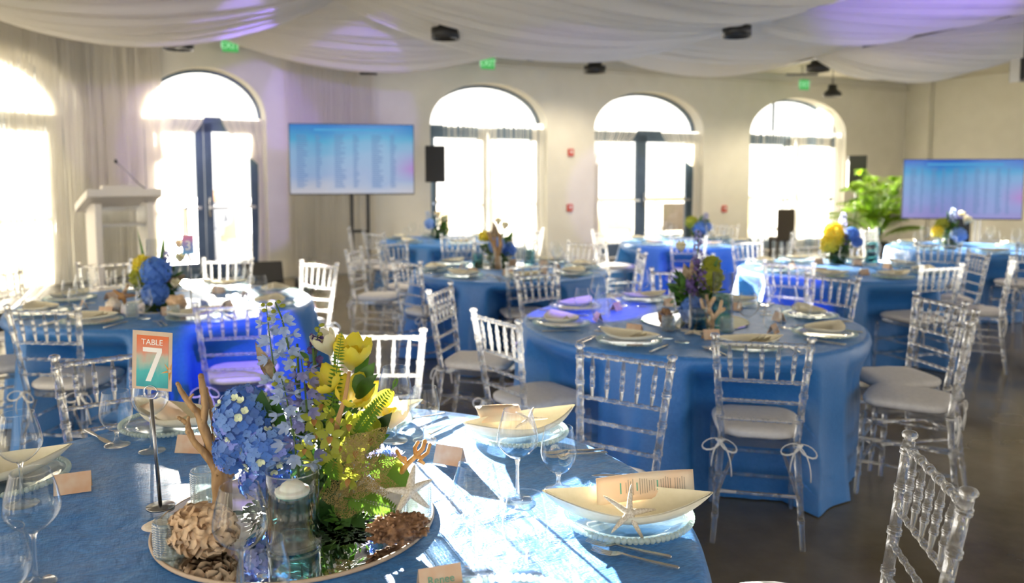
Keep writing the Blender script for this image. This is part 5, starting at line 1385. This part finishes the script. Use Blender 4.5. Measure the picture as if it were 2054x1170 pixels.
m = MB(); m.box((0, -.005, .72), (.50, .008, 1.0)); m.build('clear_front_panel', M['pane'], lec, smooth=False)
m = MB(); m.box((0, .18, 1.0), (.5, .3, .03)); m.build('shelf', M['white'], lec, smooth=False)
m = MB(); m.loft([((0, -.09, 1.385), (.41, 0, 0), (0, 0, .045)), ((0, .46, 1.20), (.41, 0, 0), (0, 0, .045))]); weighted(m.build('sloping_top', M['white'], lec, smooth=False), .006)
lb((0, .02, 1.44), (.46, .09, .05), 'document_ledge')
mc = thing('gooseneck_microphone', 'thin black gooseneck microphone rising from the white lectern', 'microphone', (-4.33, 9.56, 1.40)); b = at(300, 385, 9.56) - V((-4.33, 9.56, 1.40)); e = at(232, 324, 9.45) - V((-4.33, 9.56, 1.40))
m = MB(); m.tube([b, b.lerp(e, .35) + V((0, 0, -.02)), b.lerp(e, .75) + V((0, 0, .0)), e], .006, 8); m.build('gooseneck', M['gunmetal'], mc)
m = MB(); m.ball(e, .020, 10, 8, (1, 1, 1.3)); m.build('capsule', M['black'], mc); m = MB(); m.tube([b + V((0, 0, -.03)), b + V((0, 0, .01))], .02, 10); m.build('socket', M['black'], mc)
# stage monitor and small black flight case, uplight
pm = on(528, 586, 0); t = thing('floor_monitor', 'black wedge floor monitor behind the sunlit chair', 'speaker', (pm.x, pm.y, 0), .35); m = MB(); m.add([(-.27, -.17, 0), (.27, -.17, 0), (.27, .2, 0), (-.27, .2, 0), (-.27, -.13, .12), (.27, -.13, .12), (.27, .2, .40), (-.27, .2, .40)], [(0, 3, 2, 1), (4, 5, 6, 7), (0, 1, 5, 4), (1, 2, 6, 5), (2, 3, 7, 6), (3, 0, 4, 7)]); weighted(m.build('cabinet', M['black'], t, smooth=False), .01)
m = MB(); m.loft([((0, -.10, .155), (.24, 0, 0), (0, -.004, .006)), ((0, .17, .385), (.24, 0, 0), (0, -.004, .006))]); m.build('grille', M['blackmesh'], t, smooth=False)
pm = on(607, 588, 0); t = thing('floor_uplight', 'small black uplight on the floor by the first arched door', 'lamp', (pm.x, pm.y, 0)); m = MB(); m.lathe([(0, .05), (.09, .05), (.11, .20), (.10, .21), (0, .19)], 18); m.build('housing', M['black'], t); m = MB(); m.box((0, 0, .03), (.26, .2, .06)); m.build('foot', M['black'], t, smooth=False)
# palm in a planter
pp = V((6.42, 14.1, 0)); t = thing('potted_palm', 'bright green potted palm between the fourth arched door and the small screen', 'plant', pp); m = MB(); m.lathe([(0, 0), (.20, 0), (.26, .40), (.27, .42), (.24, .42), (.22, .36), (0, .36)], 24); m.build('planter', M['black'], t)
r_ = random.Random(6)
for k in range(56):
    a = k * 2.4; out = r_.uniform(.30, .95); hgt = r_.uniform(1.0, 1.80) - out * .35; m = MB(); pts = [V((0, 0, .38))]
    for i in range(1, 9): q = i / 8; pts.append(V((math.cos(a) * out * q ** 1.3, math.sin(a) * out * q ** 1.3, .38 + (hgt - .38) * math.sin(q * PI * .58) / math.sin(PI * .58) )))
    m.tube(pts, [.009 * (1 - .8 * i / 8) for i in range(9)], 5)
    for i in range(20):
        q = .30 + .70 * i / 19; x = q * 8; j = min(int(x), 7); p = pts[j].lerp(pts[j + 1], x - j); tt = (pts[j + 1] - pts[j]).normalized(); s = tt.cross(V((0, 0, 1))).normalized(); ln = .34 * math.sin(PI * (.2 + .72 * q))
        for sg in (-1, 1): leaf(m, p, p + s * sg * ln * .8 + tt * ln * .6 - V((0, 0, ln * .25)), .038, (0, 0, 1), .2, .15, 3, .6)
    m.build('frond', M['palm'], t)
# pendants and ceiling hardware
def pendant(px, py, Y, r, h, label, lamp=170, bell=False):
    c = at(px, py, Y); t = thing('pendant_lamp', label, 'ceiling lamp', (c.x, c.y, c.z)); m = MB()
    if bell: m.lathe([(0, h * .5), (r * .45, h * .5), (r * .5, h * .1), (r * .85, -h * .1), (r, -h * .3), (r * .98, -h * .5), (r * .9, -h * .46), (0, -h * .3)], 28)
    else: m.lathe([(0, h * .62), (r * .62, h * .62), (r * .66, h * .30), (r, h * .22), (r, -h * .5), (r * .93, -h * .5), (r * .9, -h * .2), (0, -h * .2)], 32)
    m.build('shade', M['black'], t)
    m = MB(); m.tube([(0, 0, h * .45), (0, 0, CEIL_Z - c.z)], .008, 8); m.build('cord', M['black'], t)
    m = MB(); m.lathe([(0, -h * .19), (r * .25, -h * .2), (r * .28, -h * .28), (0, -h * .34)], 16); m.build('lens', M['glass'], t)
    if lamp:
        d = bpy.data.lights.new('pendant_light', 'SPOT'); d.energy = lamp; d.color = (1.0, .86, .64); d.spot_size = math.radians(165); d.spot_blend = .5; d.shadow_soft_size = r * .7
        o = put('pendant_light', d, t, (0, 0, -h * .5 - .02))
pendant(893, 64, 9.1, .155, .16, 'black drum pendant lamp below the drapes, left of the green exit sign'); pendant(1478, 60, 8.6, .150, .15, 'black drum pendant lamp below the drapes, above the third arched door')
pendant(357, 92, 10.6, .19, .10, 'flat black ceiling lamp above the first arched door', lamp=50); pendant(1193, 137, 13.2, .18, .14, 'black ceiling lamp half hidden by the drape near the third arched door')
pendant(1641, 134, 13.6, .19, .16, 'black ceiling lamp half hidden by the drape, above the small exit sign'); pendant(1670, 182, 15.2, .165, .22, 'black bell pendant lamp hanging above the fourth arched door', bell=True)
for (x0, x1, y, Y, lab) in ((1578, 1640, 150, 15.5, 'black lamp track beside the small exit sign'), (1800, 1838, 161, 15.5, 'short black lamp track in the right corner'), (722, 756, 148, 12.6, 'short black lamp track above the large screen')):
    a, b = at(x0, y, Y), at(x1, y, Y); t = thing('lamp_track', lab, 'lamp track', a.lerp(b, .5)); m = MB(); m.box((0, 0, 0), ((b - a).length, .05, .035)); m.build('rail', M['black'], t, smooth=False)
    m = MB(); m.tube([(0, 0, .015), (0, 0, CEIL_Z - a.z)], .008, 6); m.build('hanger', M['black'], t)
p = at(2052, 140, 10.0); t = thing('ceiling_projector', 'black boxy projector on a bracket at the upper right frame edge', 'projector', p); m = MB(); m.box((.02, 0, 0), (.20, .3, .26)); weighted(m.build('housing', M['black'], t, smooth=False), .01); m = MB(); m.box((-.095, 0, -.01), (.012, .2, .28)); m.build('bracket', M['steel'], t, smooth=False); m = MB(); m.tube([(.02, 0, .1), (.02, 0, CEIL_Z - p.z)], .02, 8); m.build('ceiling_mount', M['black'], t)
def exit_sign(px, py, Y, w, h, label, rz=.42):
    c = at(px, py, Y); t = thing('exit_sign', label, 'sign', c, rz); m = MB(); m.box((0, .012, 0), (w, .02, h)); m.build('panel', M['exit'], t, smooth=False); text('EXIT', h * .78, M['exit_letter'], t, (0, -.0005, 0), (PI / 2, 0, 0))
    m = MB(); m.tube([(0, .012, h / 2), (0, .012, CEIL_Z - c.z)], .01, 6); m.build('hanger', M['steel'], t)
exit_sign(979, 127, 13.4, .24, .19, 'green EXIT sign high on the wall above the second arched door'); exit_sign(1614, 170, 16.2, .24, .20, 'green EXIT sign above the fourth arched door'); exit_sign(462, 92, 11.6, .22, .17, 'green EXIT sign mostly hidden by the drape above the first arched door', .5)
def alarm(px, py, label):
    # on the back wall between the doors
    d = ray(px, py); n = wb.n; t0 = (V((wb.P.x, wb.P.y)) - n * .02).dot(n) / V((d.x, d.y)).dot(n); q = V((d.x * t0, d.y * t0, EYE + d.z * t0)); rz = math.atan2(wb.T.y, wb.T.x)
    t = thing('fire_alarm', label, 'fire alarm', q, rz); m = MB(); m.box((0, 0, 0), (.11, .04, .13)); weighted(m.build('box', M['red'], t, smooth=False), .006); m = MB(); m.box((0, -.022, .01), (.05, .006, .05)); m.build('lens', M['white'], t, smooth=False)
alarm(1145, 306, 'red fire alarm strobe high between the second and third doors'); alarm(1143, 417, 'red fire alarm pull box low between the second and third doors'); alarm(1453, 419, 'red fire alarm pull box between the third and fourth doors')


# ------------------------------------------------------------------ beyond the doors
def patio_chair(px, py, Y, matl, label, w=.50, rz=0.0):
    c = at(px, py, Y); t = thing('patio_chair', label, 'chair', (c.x, Y, -.06 if Y > 15 else 0), rz); M_ = M[matl]
    m = MB(); m.box((0, 0, .70), (w, .05, .62)); weighted(m.build('backrest', M_, t, smooth=False), .02); m = MB(); m.box((0, .24, .42), (w, .48, .07)); weighted(m.build('seat', M_, t, smooth=False), .02)
    for x in (-1, 1):
        for y in (.02, .44): m = MB(); m.box((x * (w / 2 - .03), y, .20), (.045, .045, .40)); m.build('leg', M_, t, smooth=False)
        m = MB(); m.box((x * (w / 2 - .02), .24, .62), (.04, .46, .04)); m.build('armrest', M_, t, smooth=False)
patio_chair(1576, 455, 15.3, 'wicker', 'dark brown high backed wicker chair before the fourth arched door', .34)
patio_chair(1522, 440, 20.5, 'tan', 'tan patio chair on the terrace beyond the fourth arched door', .6); patio_chair(1243, 440, 18.5, 'tan', 'tan patio chair beyond the left leaf of the third arched door', .6); patio_chair(1355, 445, 18.5, 'wicker', 'brown patio chair beyond the right leaf of the third arched door', .6)
patio_chair(992, 438, 17.5, 'stone', 'pale grey patio chair beyond the second arched door', .42); patio_chair(905, 445, 17.5, 'tan', 'tan patio chair beyond the left leaf of the second arched door', .5)
def railing(a, b, label):
    a, b = V(a), V(b); t = thing('terrace_railing', label, 'railing', (*a, -.06)); d = b - a; L = d.length
    m = MB(); m.loft([((0, 0, 1.02), (0, 0, .03), (.03, -.03, 0)), ((d.x, d.y, 1.02), (0, 0, .03), (.03, -.03, 0))]); m.build('top_rail', M['rail'], t, smooth=False)
    m = MB(); m.loft([((0, 0, .12), (0, 0, .02), (.02, -.02, 0)), ((d.x, d.y, .12), (0, 0, .02), (.02, -.02, 0))]); m.build('bottom_rail', M['rail'], t, smooth=False)
    n = int(L / 1.6)
    mm = None
    for i in range(n + 1):
        q = d * i / n; 
        if mm is None: m = MB(); m.box((0, 0, .52), (.08, .08, 1.04)); mm = m.mesh('post', M['rail'], False)
        put('post', mm, t, (q.x, q.y, 0))
    nb = int(L / .16); bm_ = MB(); bm_.box((0, 0, .57), (.018, .018, .9)); bmm = bm_.mesh('baluster', M['rail'], False)
    for i in range(min(nb, 200)): q = d * i / nb; put('baluster', bmm, t, (q.x, q.y, 0))
railing((-8.5, 16.5), (-1.0, 20.0), 'wooden terrace railing beyond the first arched door'); railing((-.8, 20.1), (15, 27.2), 'wooden terrace railing beyond the doors on the right')
# a person sitting on the terrace, seen through the first door
def person():
    Y = 14.6; hd = at(437, 392, Y); t = thing('person', 'person in a dark top seated on the terrace beyond the first arched door', 'person', (hd.x, Y, -.06)); 
    seat = hd.z + .06 - .78
    J = {'pel': (0, 0, seat + .10), 'bel': (0, -.01, seat + .28), 'che': (0, -.02, seat + .46), 'nek': (0, -.02, seat + .60), 'hd0': (0, -.03, seat + .68), 'hd1': (0, -.03, seat + .84),
         'shl': (.17, -.02, seat + .53), 'ell': (.23, -.10, seat + .30), 'wrl': (.14, -.32, seat + .22), 'hal': (.10, -.39, seat + .21), 'shr': (-.17, -.02, seat + .53), 'elr': (-.23, -.10, seat + .30), 'wrr': (-.14, -.32, seat + .22), 'har': (-.10, -.39, seat + .21),
         'kl': (.12, -.44, seat + .12), 'al': (.12, -.42, .10), 'fl': (.13, -.58, .05), 'kr': (-.12, -.44, seat + .12), 'ar': (-.12, -.42, .10), 'fr': (-.13, -.58, .05)}
    E_ = [('pel', 'bel'), ('bel', 'che'), ('che', 'nek'), ('nek', 'hd0'), ('hd0', 'hd1'), ('che', 'shl'), ('shl', 'ell'), ('ell', 'wrl'), ('wrl', 'hal'), ('che', 'shr'), ('shr', 'elr'), ('elr', 'wrr'), ('wrr', 'har'), ('pel', 'kl'), ('kl', 'al'), ('al', 'fl'), ('pel', 'kr'), ('kr', 'ar'), ('ar', 'fr')]
    Rr = dict(pel=.15, bel=.13, che=.15, nek=.055, hd0=.085, hd1=.085, shl=.06, ell=.045, wrl=.032, hal=.035, shr=.06, elr=.045, wrr=.032, har=.035, kl=.07, al=.045, fl=.04, kr=.07, ar=.045, fr=.04)
    ks = list(J); me = bpy.data.meshes.new('body'); me.from_pydata([J[k] for k in ks], [(ks.index(a), ks.index(b)) for a, b in E_], []); 
    o = put('body', me, t); sk = o.modifiers.new('skin', 'SKIN'); 
    if not me.skin_vertices: me.attributes.new
    for i, k in enumerate(ks): me.skin_vertices[0].data[i].radius = (Rr[k], Rr[k] * (.8 if k in ('pel', 'bel', 'che') else 1)); me.skin_vertices[0].data[i].use_root = (k == 'pel')
    sub = o.modifiers.new('sub', 'SUBSURF'); sub.levels = sub.render_levels = 2; me.materials.append(mat('dark_navy_clothing', (.22, .24, .30), .9))
    m = MB(); m.ball((0, -.03, seat + .76), .105, 20, 14, (.82, .95, 1.18)); m.ball((0, -.135, seat + .75), .018, 8, 6, (.8, 1, 1.5)); m.ball((.088, -.02, seat + .75), .02, 8, 6, (.5, 1, 1.5)); m.ball((-.088, -.02, seat + .75), .02, 8, 6, (.5, 1, 1.5)); m.build('face', mat('skin', (.55, .33, .24), .6), t)
    m = MB(); m.ball((0, 0, seat + .80), .108, 18, 10, (.86, .98, 1.05)); m.build('hair', mat('hair', (.30, .24, .18), .8), t)
    m = MB(); m.box((0, .0, seat - .03), (.5, .5, .06)); m.box((0, .23, seat + .2), (.5, .04, .5))
    for x in (-.22, .22):
        for y in (-.22, .22): m.box((x, y, (seat - .06) / 2), (.04, .04, seat - .06))
    b = thing('terrace_stool', 'wooden chair under the person on the terrace', 'chair', (hd.x, Y, -.06)); m.build('frame', M['rail'], b, smooth=False)
person()


# ------------------------------------------------------------------ violet event spotlights under the ceiling
def spot(loc, target, power, size, blend=.25, col=(.16, .10, 1.0)):
    d = bpy.data.lights.new('violet_spotlight', 'SPOT'); d.energy = power; d.color = col; d.spot_size = math.radians(size); d.spot_blend = blend; d.shadow_soft_size = .04
    o = bpy.data.objects.new('violet_spotlight', d); COL.objects.link(o); o.location = loc; o.rotation_euler = (V(target) - V(loc)).to_track_quat('-Z', 'Y').to_euler()
spot((.6, 3.2, 3.3), (-1.40, 4.55, .45), 1100, 17); spot((.2, 3.0, 3.3), (.45, 5.05, .76), 800, 16); spot((1.2, 5.0, 3.3), (2.0, 9.2, .45), 900, 16); spot((1.0, 4.2, 3.3), (2.25, 6.6, .4), 900, 12)
spot((-2.0, 7.5, 3.2), (-4.2, 11.9, 2.0), 330, 34, .15, (.28, .18, 1)); spot((-1.0, 7.5, 3.2), (-2.7, 12.8, 2.5), 330, 26, .2, (.30, .2, 1)); spot((-1.5, 6.5, 3.2), (-5.2, 11.3, 2.4), 200, 22, .3, (.30, .2, 1))
spot((3.0, 6.2, 2.2), (4.1, 8.3, 3.5), 420, 44, .5, (.25, .14, 1)); spot((-2.6, 6.2, 1.6), (-3.4, 8.6, 3.4), 16, 60, .6, (.25, .14, 1)); spot((.3, 7.2, 1.6), (.9, 9.6, 3.4), 18, 50, .6, (.25, .14, 1)); spot((-1.2, 9.4, 1.6), (-2.0, 11.3, 3.3), 18, 60, .6, (.25, .14, 1))
spot((2.4, 9.5, 3.2), (2.0, 15.0, 1.2), 300, 22, .3, (.35, .25, 1))
hand_out()
for o in list(COL.objects):
    if o.type == 'MESH' and o.data.users == 0: bpy.data.meshes.remove(o.data)
